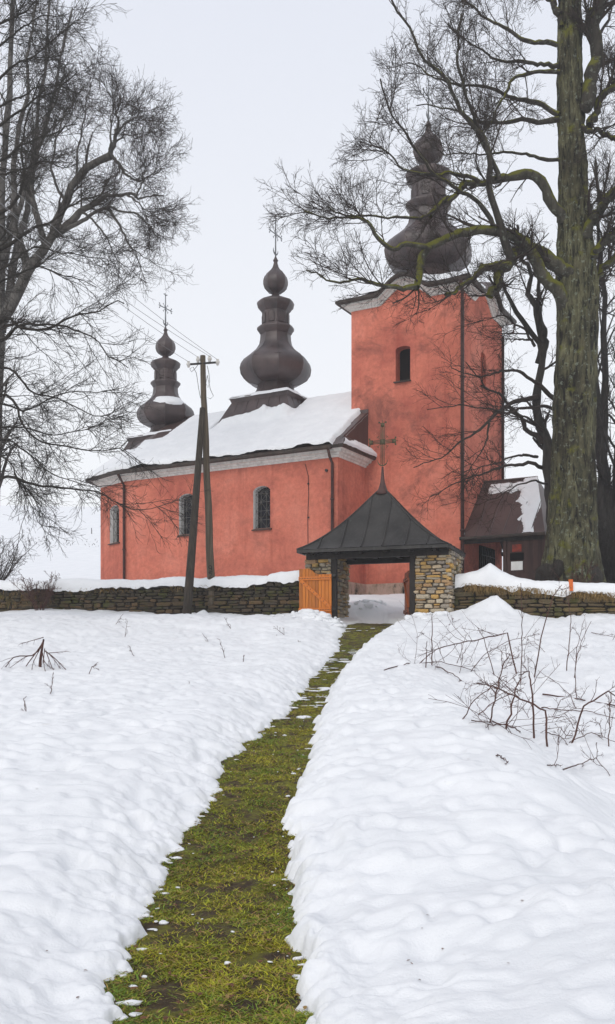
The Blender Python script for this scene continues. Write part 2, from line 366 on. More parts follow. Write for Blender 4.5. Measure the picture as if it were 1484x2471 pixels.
for x_, y_, dx_, dy_, n_ in ((-5.2, 9.0, .62, .03, 8), (-3.4, 14.0, .35, -.55, 9), (1.1, 14.5, .06, -.75, 9), (-1.9, 5.2, .12, .62, 7), (3.6, 20.5, .55, .25, 6)):      # lines of old footprints
    DENTS += [(x_ + dx_ * k + .13 * (-1) ** k, y_ + dy_ * k + random.uniform(-.06, .06), .085, .14, random.uniform(-.10, -.05)) for k in range(n_)]
def H(X, Y):
    X = np.asarray(X, float); Y = np.asarray(Y, float)
    b = Bfun(Y)
    dl, dr = path_d(X, Y); d = np.maximum(dl, dr)
    inrange = sstep(31.0, 28.5, Y)
    left = dl > dr
    rag = 1 + .9 * vnoise(X * 7, Y * 7, 75); prof_l = 0.26 * (1 - np.exp(-np.clip(d, 0, 9) / 0.04)) * rag + 0.74 * sstep(0.0, 0.8, d)
    prof_r = (0.55 + .3 * vnoise(X * 0 + 2, Y * 1.7, 77)) * (1 - np.exp(-np.clip(d, 0, 9) / 0.05)) * (.5 + .5 * rag) + 0.40 * sstep(0, .6, d)
    T = np.where(left, 0.24 * prof_l, 0.26 * prof_r)
    T = np.where(d < 0, np.maximum(-0.10, d * 1.2), T)
    T = inrange * T + (1 - inrange) * 0.26
    z = b + T
    on = sstep(0.02, 0.35, d) * inrange + (1 - inrange)
    near = sstep(60, 30, Y)
    # rounded melt relief
    z = z + on * near * (0.15 * fbm(X * .5, Y * .42, 31, 3) + (.35 + 1.3 * sstep(-.15, .3, fbm(X * .45, Y * .45, 45, 2))) * (0.026 * fbm(X * .9, Y * 2.0, 41, 3) + 0.012 * fbm(X * 2.6, Y * 8.5, 51, 4)))
    rid = 1 - np.abs(2 * vnoise(X * 1.5 + .5 * Y, Y * 2.6, 61)); z = z - on * near * 0.016 * np.clip(rid - .72, 0, 1) / .28
    z = z + sstep(.0, .12, d) * sstep(.55, .1, d) * near * 0.035 * fbm(X * 9, Y * 9, 71, 3)
    # bank on the right that falls into a hollow
    fall = sstep(1.9, 3.3, X + 0.02 * (Y - 9)) * sstep(2.0, 5.0, Y) * sstep(23, 14, Y)
    z = z - 0.55 * fall + bump2(X, Y, 1.55, 9.0, .75, 5.0, .10)
    z = z + bump2(X, Y, 5.1, 26.8, .55, .5, .42) + bump2(X, Y, 4.75, 26.6, .9, .6, .12)
    z = z + bump2(X, Y, .25, 26.9, .55, .6, .10) + bump2(X, Y, .75, 26.4, .35, .5, .12) * (dl > 0)
    z = z + bump2(X, Y, -3.05, 28.6, .22, .4, .2)
    z = z + bump2(X, Y, 1.75, 31.3, .8, .9, .34) + bump2(X, Y, 1.5, 30.6, .4, .4, .10)
    # old footprints on the left
    for (x, y, rx, ry, h) in ((-1.75, 9.2, .16, .12, -.11), (-1.35, 9.35, .15, .11, -.12), (-2.3, 9.05, .2, .1, -.08), (-2.9, 9.1, .25, .1, -.07), (-1.0, 9.0, .10, .10, -.06), (-1.25, 6.6, .09, .05, -.06),
                             (1.45, 6.3, .10, .10, -.07), (1.72, 6.6, .05, .12, -.09), (.62, 4.9, .09, .10, -.05), (1.05, 5.2, .12, .06, -.05), (1.15, 4.85, .06, .07, -.05), (-1.35, 4.75, .05, .08, -.09), (.55, 6.0, .2, .1, -.04)):
        z = z + bump2(X, Y, x, y, rx, ry, h)
    for (x, y, rx, ry, h) in DENTS:
        k = (np.abs(X - x) < .5) & (np.abs(Y - y) < .5)
        if np.any(k): z = z + np.where(k, h * np.exp(-(((X - x) / rx) ** 2 + ((Y - y) / ry) ** 2) ** 1.7) * on, 0)
    far = sstep(48, 90, Y)
    z = z + far * (2.2 * fbm(X * .012, Y * .012, 81, 3) + (-0.05 * np.clip(X, -400, 400)) * sstep(60, 160, Y) * 0.5)
    return z
def Hs(x, y): return float(H(np.array([x]), np.array([y]))[0])
_sy = np.concatenate([np.linspace(3.2, 12, 500), np.linspace(12.02, 34, 700)])
def ground_at(x, y):
    """where the line of sight through a point of the photograph meets the snow"""
    X = (x - CX) * _sy / F; Z = EYE + (HY - y) * _sy / F
    k = np.nonzero(H(X, _sy) >= Z)[0]
    return float(_sy[k[0]]) if len(k) else 30.0

def grid_faces(nr, nc):
    i = np.arange(nr - 1)[:, None] * nc + np.arange(nc - 1)[None, :]
    return np.stack([i, i + 1, i + nc + 1, i + nc], -1).reshape(-1, 4)
rows = np.concatenate([np.linspace(-30, 0.5, 14), np.linspace(.8, 3.7, 22), np.exp(np.linspace(math.log(3.8), math.log(27.5), 560)), np.linspace(27.6, 34, 70), np.exp(np.linspace(math.log(34.3), math.log(400), 100))])
sl = np.concatenate([np.linspace(-1.5, -.6, 14), np.linspace(-.56, -.36, 24), np.linspace(-.355, .355, 560), np.linspace(.36, .56, 24), np.linspace(.6, 1.5, 14)])
YY = np.repeat(rows[:, None], len(sl), 1); XX = sl[None, :] * np.maximum(YY, 4.0)
ZZ = H(XX, YY)
ground = mesh_np('ground', np.stack([XX, YY, ZZ], -1).reshape(-1, 3), grid_faces(len(rows), len(sl)), M['snow'])
tag(ground, 'white snow field with a trodden way through it', kind='structure')
# path sheet
pr = np.concatenate([np.linspace(-5, 3.5, 20), np.exp(np.linspace(math.log(3.6), math.log(29.0), 420))]); pc = np.linspace(-.25, 1.25, 60)
PX = np.interp(pr, PY, PL)[:, None] + pc[None, :] * (np.interp(pr, PY, PR) - np.interp(pr, PY, PL))[:, None]; PYY = np.repeat(pr[:, None], len(pc), 1)
def Pz(X, Y): return Bfun(Y) + 0.035 * fbm(X * 3, Y * 3, 91, 4) - 0.005
path = mesh_np('path', np.stack([PX, PYY, Pz(PX, PYY)], -1).reshape(-1, 3), grid_faces(len(pr), len(pc)), M['soil'])
tag(path, 'narrow mossy footpath leading to the gate', kind='structure')
# ------------------------------------------------------------------ church
TH = R(29.1)
CU = Vector((-math.cos(TH), math.sin(TH), 0)); CV = Vector((math.sin(TH), math.cos(TH), 0)); CO = Vector((5.676, 36.0, 0))
def cp(u, v, z): return CO + u * CU + v * CV + Vector((0, 0, z))
G0 = 3.7
church = empty('church', cp(8, 2.3, 4.0), 'salmon plastered church with three dark onion domes and a snowy roof', 'church')

def sweep(name, pts, prof, material, parent, closed=False, smooth=False):
    """carry an (outward, height) profile along uv points; outward is to the left of travel... right-hand side"""
    n = len(pts); P = [Vector((p[0], p[1])) for p in pts]; mb = MB(); ring = []
    for i in range(n):
        ds = []
        if closed or i > 0: ds.append((P[i] - P[i - 1]).normalized())
        if closed or i < n - 1: ds.append((P[(i + 1) % n] - P[i]).normalized())
        nn = [Vector((d.y, -d.x)) for d in ds]
        if len(nn) == 2:
            m_ = (nn[0] + nn[1]); m_ = m_ / max(0.3, (1 + nn[0].dot(nn[1])))
        else: m_ = nn[0]
        ring.append([cp(P[i].x + m_.x * o_, P[i].y + m_.y * o_, z_) for o_, z_ in prof])
    k = len(prof)
    for i in range(n if closed else n - 1):
        a, b_ = ring[i], ring[(i + 1) % n]
        for j in range(k):
            mb.quad(a[j], b_[j], b_[(j + 1) % k], a[(j + 1) % k])
    if not closed:
        mb.add(ring[0], [tuple(range(k))]); mb.add(ring[-1], [tuple(range(k))[::-1]])
    return mb.build(name, material, parent, smooth)

def wall(name, p0, p1, z0, z1, openings, parent, depth=0.42, material=None, nrm=None, reveal_mat=None, top=None):
    """a wall from uv p0 to p1 with arched openings (s centre, width, sill z, spring z, crown z)"""
    a, b_ = Vector(p0), Vector(p1); L = (b_ - a).length; d = (b_ - a) / L; n_ = nrm or Vector((d.y, -d.x))
    def pt(s_, z_, q=0.0):
        p = a + d * s_ - n_ * q; return cp(p.x, p.y, z_)
    cuts = {0.0, L}
    for (sc, wd, zs, zp, zc) in openings:
        for k in range(13): cuts.add(round(sc - wd / 2 + wd * k / 12, 5))
    if top:
        for k in range(61): cuts.add(round(L * k / 60, 5))
    cuts = sorted(cuts); mb = MB()
    tz = top or (lambda s_: z1)
    def arch(op, s_):
        sc, wd, zs, zp, zc = op; q = min(1, abs(s_ - sc) / (wd / 2)); return zp + (zc - zp) * math.sqrt(max(0, 1 - q * q * .92)) if q < 1 else zp
    for s0, s1 in zip(cuts[:-1], cuts[1:]):
        mid = (s0 + s1) / 2; op = next((o for o in openings if abs(mid - o[0]) < o[1] / 2), None)
        if op is None: mb.quad(pt(s0, z0), pt(s1, z0), pt(s1, tz(s1)), pt(s0, tz(s0)))
        else:
            zs = op[2]; a0, a1 = arch(op, s0), arch(op, s1)
            mb.quad(pt(s0, z0), pt(s1, z0), pt(s1, zs), pt(s0, zs)); mb.quad(pt(s0, a0), pt(s1, a1), pt(s1, tz(s1)), pt(s0, tz(s0)))
            mb.quad(pt(s0, a0), pt(s1, a1), pt(s1, a1, depth), pt(s0, a0, depth), 1); mb.quad(pt(s0, zs), pt(s1, zs), pt(s1, zs, depth), pt(s0, zs, depth), 1)
    for op in openings:
        for sg in (-1, 1):
            s_ = op[0] + sg * op[1] / 2
            mb.quad(pt(s_, op[2]), pt(s_, op[3] if top is None else op[3]), pt(s_, op[3], depth), pt(s_, op[2], depth), 1)
            mb.quad(pt(s_, op[3]), pt(s_, arch(op, s_ - sg * 1e-4)), pt(s_, arch(op, s_ - sg * 1e-4), depth), pt(s_, op[3], depth), 1)
    o = mb.build(name, [material or M['plaster'], reveal_mat or M['jamb']], parent, normals=False)
    return o, pt, arch

C1, C2, C3, C4 = (3.94, -2.33), (13.854, -2.33), (15.71, -1.66), (16.2, .3)
VC = 2.28
def mir(p): return (p[0], 2 * VC - p[1])
WZ = 9.3
nave_ops = [(3.25, .76, 6.78, 8.16, 8.40), (6.75, .76, 6.78, 8.16, 8.40)]
w1, pt1, arch1 = wall('nave_wall', C1, C2, G0, WZ, nave_ops, church)
w2, pt2, arch2 = wall('apse_wall', C2, C3, G0, WZ, [(.80, .76, 6.72, 8.05, 8.28)], church)
wall('nave_wall', (3.94, 0.0), C1, G0, WZ, [], church)
wall('apse_wall', C3, C4, G0, WZ, [], church); wall('apse_wall', C4, mir(C4), G0, WZ, [], church); wall('apse_wall', mir(C4), mir(C3), G0, WZ, [], church)
wall('apse_wall', mir(C3), mir(C2), G0, WZ, [], church); wall('nave_wall', mir(C2), mir(C1), G0, WZ, [], church); wall('nave_wall', mir(C1), (3.94, 4.55), G0, WZ, [], church)

def window(pt, arch, op, parent):
    sc, wd, zs, zp, zc = op
    mb = MB()                                     # dark pane
    n_ = 12; top_ = [pt(sc - wd / 2 + wd * k / n_, arch(op, sc - wd / 2 + wd * k / n_ * .9999 + 1e-5), .38) for k in range(n_ + 1)]
    mb.add([pt(sc - wd / 2, zs, .38), pt(sc + wd / 2, zs, .38)] + top_[::-1], [tuple(range(n_ + 3))])
    wn = mb.build('window', M['glass'], parent)
    fr = MB()
    for s_ in (sc - wd / 2 + .03, sc, sc + wd / 2 - .03):
        fr.tube([pt(s_, zs, .35), pt(s_, arch(op, s_) - .02, .35)], .026, 4)
    for z_ in (zs + .03, zs + .5, zs + .98, zp): fr.tube([pt(sc - wd / 2, z_, .35), pt(sc + wd / 2, z_, .35)], .022, 4)
    fr.build('frame', M['black_wood'], wn)
    g = MB(); q = .16; r_ = .009
    xs = [sc - wd / 2 + wd * k / 3 for k in range(4)]; xs[0] += .02; xs[3] -= .02
    hz = [zs + .04, zs + .36, zs + .70, zs + 1.04, zp - .02]
    for s_ in xs[1:3]: g.tube([pt(s_, zs, q), pt(s_, zp, q)], r_, 5)
    for s_ in (xs[0], xs[3]): g.tube([pt(s_, zs, q), pt(s_, zp, q)], r_, 5)
    for z_ in hz: g.tube([pt(xs[0], z_, q), pt(xs[3], z_, q)], r_, 5)
    for i in range(4):
        za, zb = hz[i], hz[i + 1]
        for j in range(3):
            g.tube([pt(xs[j], za, q), pt(xs[j + 1], zb, q)] if (i + j) % 2 else [pt(xs[j], zb, q), pt(xs[j + 1], za, q)], r_ * .85, 4)
    for k in range(1, 8):                         # rays of the arch
        an = math.pi * k / 8; e = sc + math.cos(an) * wd * .49
        g.tube([pt(sc + math.cos(an) * .07, hz[4] + math.sin(an) * .07, q), pt(e, min(arch(op, e), hz[4] + math.sin(an) * .5) - .01, q)], r_ * .85, 4)
    for zc_ in ((hz[3] + hz[4]) / 2,):
        g.tube([pt(sc + .11 * math.cos(a), zc_ + .11 * math.sin(a), q) for a in np.linspace(0, 2 * math.pi, 17)], r_ * .9, 4, cap=False)
    g.tube([pt(sc - wd / 2 + wd * k / 12 * .97 + .01, arch(op, sc - wd / 2 + wd * (k + .01) / 12.1) - .015, q) for k in range(13)], r_, 4)
    g.build('grille', M['grille'], wn)
    s = MB()
    a0, a1 = sc - wd / 2 - .07, sc + wd / 2 + .03
    s.add([pt(a0, zs - .03, -.09), pt(a1, zs - .03, -.09), pt(a1, zs + .07, .28), pt(a0, zs + .07, .28), pt(a0, zs - .075, -.09), pt(a1, zs - .075, -.09), pt(a1, zs - .02, .28), pt(a0, zs - .02, .28)],
          [(0, 1, 2, 3), (4, 7, 6, 5), (0, 4, 5, 1), (1, 5, 6, 2), (3, 2, 6, 7), (0, 3, 7, 4)])
    s.build('sill', M['gutter'], wn)
    return wn
for op in nave_ops: window(pt1, arch1, op, church)
window(pt2, arch2, (.80, .76, 6.72, 8.05, 8.28), church)

EAVE = [(3.94, -.02), C1, C2, C3, C4, mir(C4), mir(C3), mir(C2), mir(C1), (3.94, 4.58)]
corn = [(0.0, 9.17), (.04, 9.17), (.06, 9.23), (.12, 9.25), (.15, 9.31), (.25, 9.33), (.27, 9.41), (.36, 9.43), (0.0, 9.46)]
sweep('cornice', EAVE, corn, M['white'], church)
sweep('plinth', [(3.94, -.05), C1, C2, C3, C4], [(0.0, G0), (.05, G0), (.05, 4.62), (.02, 4.69), (0.0, 4.70)], M['plinth'], church)
gut = [(.42, 9.41), (.50, 9.37), (.56, 9.42), (.57, 9.52), (.54, 9.52), (.52, 9.44), (.46, 9.44), (.44, 9.50), (.40, 9.50)]
sweep('gutter', EAVE[1:5], gut, M['gutter'], church)
sweep('eave_board', EAVE, [(.30, 9.435), (.44, 9.435), (.46, 9.53), (.30, 9.545)], M['gutter'], church)

# roof planes
RZ, EZ, OV = 12.80, 9.54, .46
def off(p, q, r_, o=OV):
    """offset footprint corner q between neighbours p and r"""
    d1 = (Vector(q) - Vector(p)).normalized(); d2 = (Vector(r_) - Vector(q)).normalized()
    n1 = Vector((d1.y, -d1.x)); n2 = Vector((d2.y, -d2.x)); m_ = (n1 + n2) / max(.3, 1 + n1.dot(n2)); return (q[0] + m_.x * o, q[1] + m_.y * o)
e1 = (3.94 - .4, C1[1] - OV); e2 = off(C1, C2, C3); e3 = off(C2, C3, C4); e4 = off(C3, C4, mir(C4))
UW = 3.94                                          # plane of the dark gable at the tower
RE = 14.9
def slope_z(v): return EZ + (RZ - EZ) * (v - (C1[1] - OV)) / (VC - (C1[1] - OV))
for sgn in (0, 1):
    f_ = (lambda p: p) if sgn == 0 else mir
    mb = MB()
    def q_(p, z): p = f_(p); return cp(p[0], p[1], z)
    mb.quad(q_((UW - .12, e1[1]), EZ), q_(e2, EZ), q_((RE, VC), RZ), q_((UW - .12, VC), RZ))
    mb.add([q_(e2, EZ), q_(e3, EZ), q_((RE, VC), RZ)], [(0, 1, 2)]); mb.add([q_(e3, EZ), q_(e4, EZ), q_((RE, VC), RZ)], [(0, 1, 2)])
    mb.build('roof', M['brown_metal'], church)
mb = MB(); a = e4; b_ = mir(e4); mb.add([cp(*a, EZ), cp(*b_, EZ), cp(RE, VC, RZ)], [(0, 1, 2)]); mb.build('roof', M['brown_metal'], church)
mb = MB(); mb.tube([cp(UW, VC, RZ + .03), cp(RE, VC, RZ + .03)], .06, 6); mb.build('ridge_cap', M['brown_metal'], church)
# skirt roof and dark gable by the tower
mb = MB()
mb.quad(cp(3.48, e1[1], EZ), cp(3.48, .0, EZ), cp(UW - .1, .0, 10.02), cp(UW - .1, -2.0, 10.02)); mb.add([cp(3.48, e1[1], EZ), cp(UW - .1, -2.0, 10.02), cp(UW - .1, e1[1], EZ)], [(0, 1, 2)])
mb.build('skirt_roof', M['brown_metal'], church)
mb = MB(); mb.add([cp(UW - .11, -2.05, 10.0), cp(UW - .11, 0.0, 10.0), cp(UW - .11, 0.0, slope_z(0.0)), cp(UW - .11, -2.05, slope_z(-2.05))], [(0, 1, 2, 3)])
mb.box(cp(UW + .34, -.03, slope_z(0) - .02), CU * .46, CV * .03, Vector((0, 0, .10))); mb.build('gable_cladding', M['brown_metal'], church)

# drainpipes
def pipe(name, pts, r_=.055, parent=church, mt='pipe'):
    mb = MB(); mb.tube(pts, r_, 8)
    z0, z1 = pts[-1].z, pts[1].z
    for k in range(1, 4):
        p = pts[-2].lerp(pts[-1], k / 4) if len(pts) > 2 else pts[0].lerp(pts[1], k / 4)
        mb.tube([p + Vector((0, 0, -.03)), p + Vector((0, 0, .03))], r_ * 1.35, 8)
    return mb.build(name, M[mt], parent, True)
pipe('drainpipe', [cp(4.1, -2.80, 9.42), cp(4.12, -2.62, 9.15), cp(4.12, -2.42, 8.95), cp(4.12, -2.42, G0)])
pipe('drainpipe', [cp(13.82, -2.80, 9.42), cp(13.80, -2.62, 9.2), cp(13.80, -2.42, 9.0), cp(13.80, -2.42, G0)])
pipe('drainpipe', [cp(-.10, -.52, 15.5), cp(-.08, -.30, 15.2), cp(-.02, -.11, 14.9), cp(-.02, -.11, G0)], .07)
pipe('drainpipe', [cp(-.50, 4.6, 15.3), cp(-.48, 4.55, 15.0), cp(-.10, 4.35, 14.85), cp(-.10, 4.35, 8.0)], .06)
# wire and a small hole on the nave wall
mb = MB(); mb.tube([pt1(1.35, 9.05, -.02), pt1(1.22, 8.6, -.02), pt1(1.20, 7.9, -.02), pt1(1.24, 7.0, -.02), pt1(1.22, 5.6, -.02), pt1(1.15, 4.9, -.02)], .011, 4)
for z_ in (8.3, 7.05, 5.3): mb.box(pt1(1.21, z_, -.03), CU * .03, CV * .02, Vector((0, 0, .03)))
mb.build('lightning_cable', M['iron'], church)
mb = MB(); mb.tube([pt1(.45, 8.72, -.06), pt1(.45, 8.72, .05)], .055, 10); mb.build('vent_pipe', M['iron'], church)

# tower -----------------------------------------------------------
TW = 4.55; TZ = 15.42
def hump(s_, c_=None):
    c_ = TW / 2 if c_ is None else c_; q = abs(s_ - c_); return .60 * math.cos(min(q / 1.05, 1) * math.pi / 2) ** 1.2 if q < 1.05 else 0.0
tw_top = lambda s_: TZ - .05 + hump(s_)
wall('tower_wall', (0, 0), (TW, 0), G0, TZ, [(2.38, .60, 12.30, 13.50, 13.62)], church, .5, top=tw_top, reveal_mat=M['tower_plaster'], material=M['tower_plaster'])
wall('tower_wall', (0, TW), (0, 0), G0, TZ, [(2.3, .60, 12.30, 13.50, 13.62)], church, .5, top=tw_top, reveal_mat=M['tower_plaster'], material=M['tower_plaster'])
wall('tower_wall', (TW, 0), (TW, TW), 9.0, TZ, [], church, top=tw_top, material=M['tower_plaster']); wall('tower_wall', (TW, TW), (0, TW), G0, TZ, [], church, top=tw_top, material=M['tower_plaster'])
for a, b_ in (((2.08, .38), (2.68, .38)),):
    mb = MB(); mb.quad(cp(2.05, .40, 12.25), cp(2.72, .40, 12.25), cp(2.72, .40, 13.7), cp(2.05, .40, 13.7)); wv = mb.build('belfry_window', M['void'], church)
    mb = MB(); mb.box(cp(2.38, -.03, 12.27), CU * .34, CV * .10, Vector((0, 0, .02))); mb.build('sill', M['gutter'], wv)
mb = MB(); mb.quad(cp(.40, 1.9, 12.25), cp(.40, 2.6, 12.25), cp(.40, 2.6, 13.7), cp(.40, 1.9, 13.7)); wv = mb.build('belfry_window', M['plaster'], church)
mb = MB(); mb.box(cp(-.03, 2.25, 12.27), CU * .10, CV * .34, Vector((0, 0, .02))); mb.build('sill', M['gutter'], wv)
sweep('plinth', [(0, TW), (0, 0), (3.94, 0)], [(0.0, G0), (.045, G0), (.045, 4.62), (.02, 4.69), (0.0, 4.70)], M['plinth'], church)
# tower cornice that rises in a round hump on each face
def tower_ring(o_, dz, nn=40):
    """points round the tower, o_ outside the walls"""
    out = []
    for k in range(4):
        for i in range(nn):
            s_ = -o_ + (TW + 2 * o_) * i / nn; z_ = TZ + dz + hump(s_)
            uv = [(TW - s_, -o_), (-o_, s_), (s_, TW + o_), (TW + o_, TW - s_)][k]
            out.append(cp(uv[0], uv[1], z_))
    return out
def ring_sweep(name, prof, material, closed=True):
    rings = [tower_ring(o_, dz) for o_, dz in prof]; n = len(rings[0]); mb = MB()
    for r_ in rings: mb.v += [tuple(p) for p in r_]
    k = len(prof)
    for j in range(k if closed else k - 1):
        for i in range(n):
            mb.f.append((j * n + i, j * n + (i + 1) % n, ((j + 1) % k) * n + (i + 1) % n, ((j + 1) % k) * n + i)); mb.mi.append(0)
    return mb.build(name, material, church)
ring_sweep('tower_cornice', [(0.0, -.14), (.05, -.14), (.07, -.07), (.14, -.04), (.16, .01), (.28, .03), (.30, .09), (0.0, .1)], M['white'])
ring_sweep('tower_gutter', [(.30, .10), (.42, .06), (.47, .12), (.47, .20), (.30, .22)], M['gutter'])
# tower roof: from the waved eave up to the foot of the dome
BASE_T = 16.45
ro = tower_ring(.46, .21); n = len(ro); ctr = cp(VC, VC, 0); mb = MB()
lv = 6
for j in range(lv + 1):
    t_ = j / lv
    for p in ro:
        d = p - ctr; d.z = 0; L = d.length; tgt = ctr + d / L * 1.45; q = Vector(p).lerp(Vector((tgt.x, tgt.y, BASE_T + .05)), t_)
        mb.v.append(tuple(q))
for j in range(lv):
    for i in range(n): mb.f.append((j * n + i, j * n + (i + 1) % n, (j + 1) * n + (i + 1) % n, (j + 1) * n + i)); mb.mi.append(0)
mb.build('tower_roof', M['brown_metal'], church)
# snow lying on the tower roof
sn = MB(); rings = []
for j in range(7):
    t_ = .04 + .9 * j / 6; row = []
    for i, p in enumerate(ro):
        d = p - ctr; d.z = 0; L = d.length; tgt = ctr + d / L * 1.45; q = Vector(p).lerp(Vector((tgt.x, tgt.y, BASE_T + .05)), t_)
        th = .11 * math.sin(math.pi * min(1, .08 + j / 6.6)) + .10 * float(fbm(np.array(i * .16), np.array(j * .7), 3, 3)) - .015
        if hump((i % 40) / 40 * (TW + .92) - .46) > .25: th -= .10
        q.z += th; row.append(q)
    rings.append(row)
for r_ in rings: sn.v += [tuple(p) for p in r_]
for j in range(6):
    for i in range(n): sn.f.append((j * n + i, j * n + (i + 1) % n, (j + 1) * n + (i + 1) % n, (j + 1) * n + i)); sn.mi.append(0)
tag(sn.build('roof_snow', M['snowclean'], church, True), kind='stuff')

# domes -----------------------------------------------------------
PROF = {'neck': [(1090, 158), (1075, 145), (1060, 128), (1030, 106), (1000, 97), (988, 96)],
        'bulb': [(996, 98), (992, 112), (984, 146), (966, 174), (938, 192), (905, 197), (880, 191), (858, 176), (832, 142), (802, 108), (772, 89), (745, 84), (716, 82)],
        'lower_cornice': [(720, 84), (712, 90), (704, 94), (694, 103), (682, 103), (678, 92), (670, 77)],
        'lantern': [(674, 75), (592, 75)],
        'upper_cornice': [(596, 76), (588, 84), (578, 90), (572, 98), (548, 104), (541, 102), (522, 62), (508, 30), (497, 21), (485, 20)],
        'onion': [(492, 20), (486, 26), (478, 46), (462, 60), (440, 67), (420, 67), (400, 62), (380, 48), (362, 28), (345, 16), (322, 9), (313, 9), (308, 14), (303, 10), (290, 4), (286, 1)]}
KZ = .00781
def facets(mb, c, prof, rs, zs, n=8, rot=TH + R(22.5), seams=None):
    pts = [(c.z + (1085 - y) * KZ * zs, h * KZ * rs) for y, h in prof]
    for k in range(n):
        a0, a1 = rot + 2 * math.pi * k / n, rot + 2 * math.pi * (k + 1) / n; b0 = len(mb.v)
        for z_, r_ in pts:
            for q in range(4):
                f_ = q / 3; x = math.cos(a0) * (1 - f_) + math.cos(a1) * f_; y = math.sin(a0) * (1 - f_) + math.sin(a1) * f_
                bul = 1 + .035 * math.sin(math.pi * f_); mb.v.append((c.x + r_ * x * bul, c.y + r_ * y * bul, z_))
        for i in range(len(pts) - 1):
            for q in range(3):
                p = b0 + i * 4 + q; mb.f.append((p, p + 1, p + 5, p + 4)); mb.mi.append(0)
        if seams is not None: sm_ = MB(); sm_.tube([(c.x + r_ * math.cos(a0), c.y + r_ * math.sin(a0), z_) for z_, r_ in pts], .014, 5, cap=False); seams.append(sm_)

def cross(name, base, h, arm, ax, material, parent, ornate=False):
    """slender cross with three-pointed ends, rays and a crescent; ax is the arms' direction"""
    up = Vector((0, 0, 1)); mb = MB(); r_ = .022 if not ornate else .014
    top_ = base + up * h; cz = base + up * h * .62
    if ornate:
        for s_ in (-1, 1):
            mb.tube([base + ax * s_ * .045 + up * .15 * h, top_ + ax * s_ * .045 - up * .06], r_, 5)
            mb.tube([cz - ax * arm + up * s_ * .04, cz + ax * arm + up * s_ * .04], r_, 5)
        mb.tube([base + up * .1 * h, top_], r_ * .9, 5); mb.tube([cz - ax * arm, cz + ax * arm], r_ * .9, 5)
        b2 = ax.cross(up); mb.box(cz, ax * .07, b2 * .03, up * .07)
        for s_ in (-1, 1): mb.box(cz + ax * s_ * arm, ax * .05, b2 * .03, up * .06)
        mb.box(top_ - up * .03, ax * .05, b2 * .03, up * .05)
    else:
        mb.tube([base - up * .1, top_], [r_ * 1.8, r_], 6); mb.tube([cz - ax * arm, cz + ax * arm], r_, 6)
    for e, d in ((top_, up), (cz + ax * arm, ax), (cz - ax * arm, -ax)):
        n_ = ax if d == up else up; l_ = .11
        mb.tube([e, e + d * l_ * 1.1], [r_, r_ * .5], 5)
        for s_ in (-1, 1):
            mb.tube([e - d * .01, e + d * l_ * .35 + n_ * s_ * l_ * .8], [r_, r_ * .6], 5)
            mb.box(e + d * l_ * .4 + n_ * s_ * l_ * .9, d * .022, n_ * .022, d.cross(n_) * .015)
    for sx in (-1, 1):
        for sz in (-1, 1):
            p = cz + ax * sx * arm * .42 + up * sz * arm * .42; mb.tube([cz, p], [r_ * .8, r_ * .4], 5)
            mb.tube([p - ax * sx * .03 + up * sz * .03, p + ax * sx * .03 - up * sz * .03], r_ * .6, 4)
    rc = arm * .42; cc = base + up * (h * .12 + rc)                # crescent
    mb.tube([cc + ax * rc * math.sin(a) - up * rc * math.cos(a) for a in np.linspace(-1.75, 1.75, 15)], [r_ * (.35 + 1.3 * math.cos(a * .88)) for a in np.linspace(-1.75, 1.75, 15)], 5)
    return mb.build(name, material, parent, True)

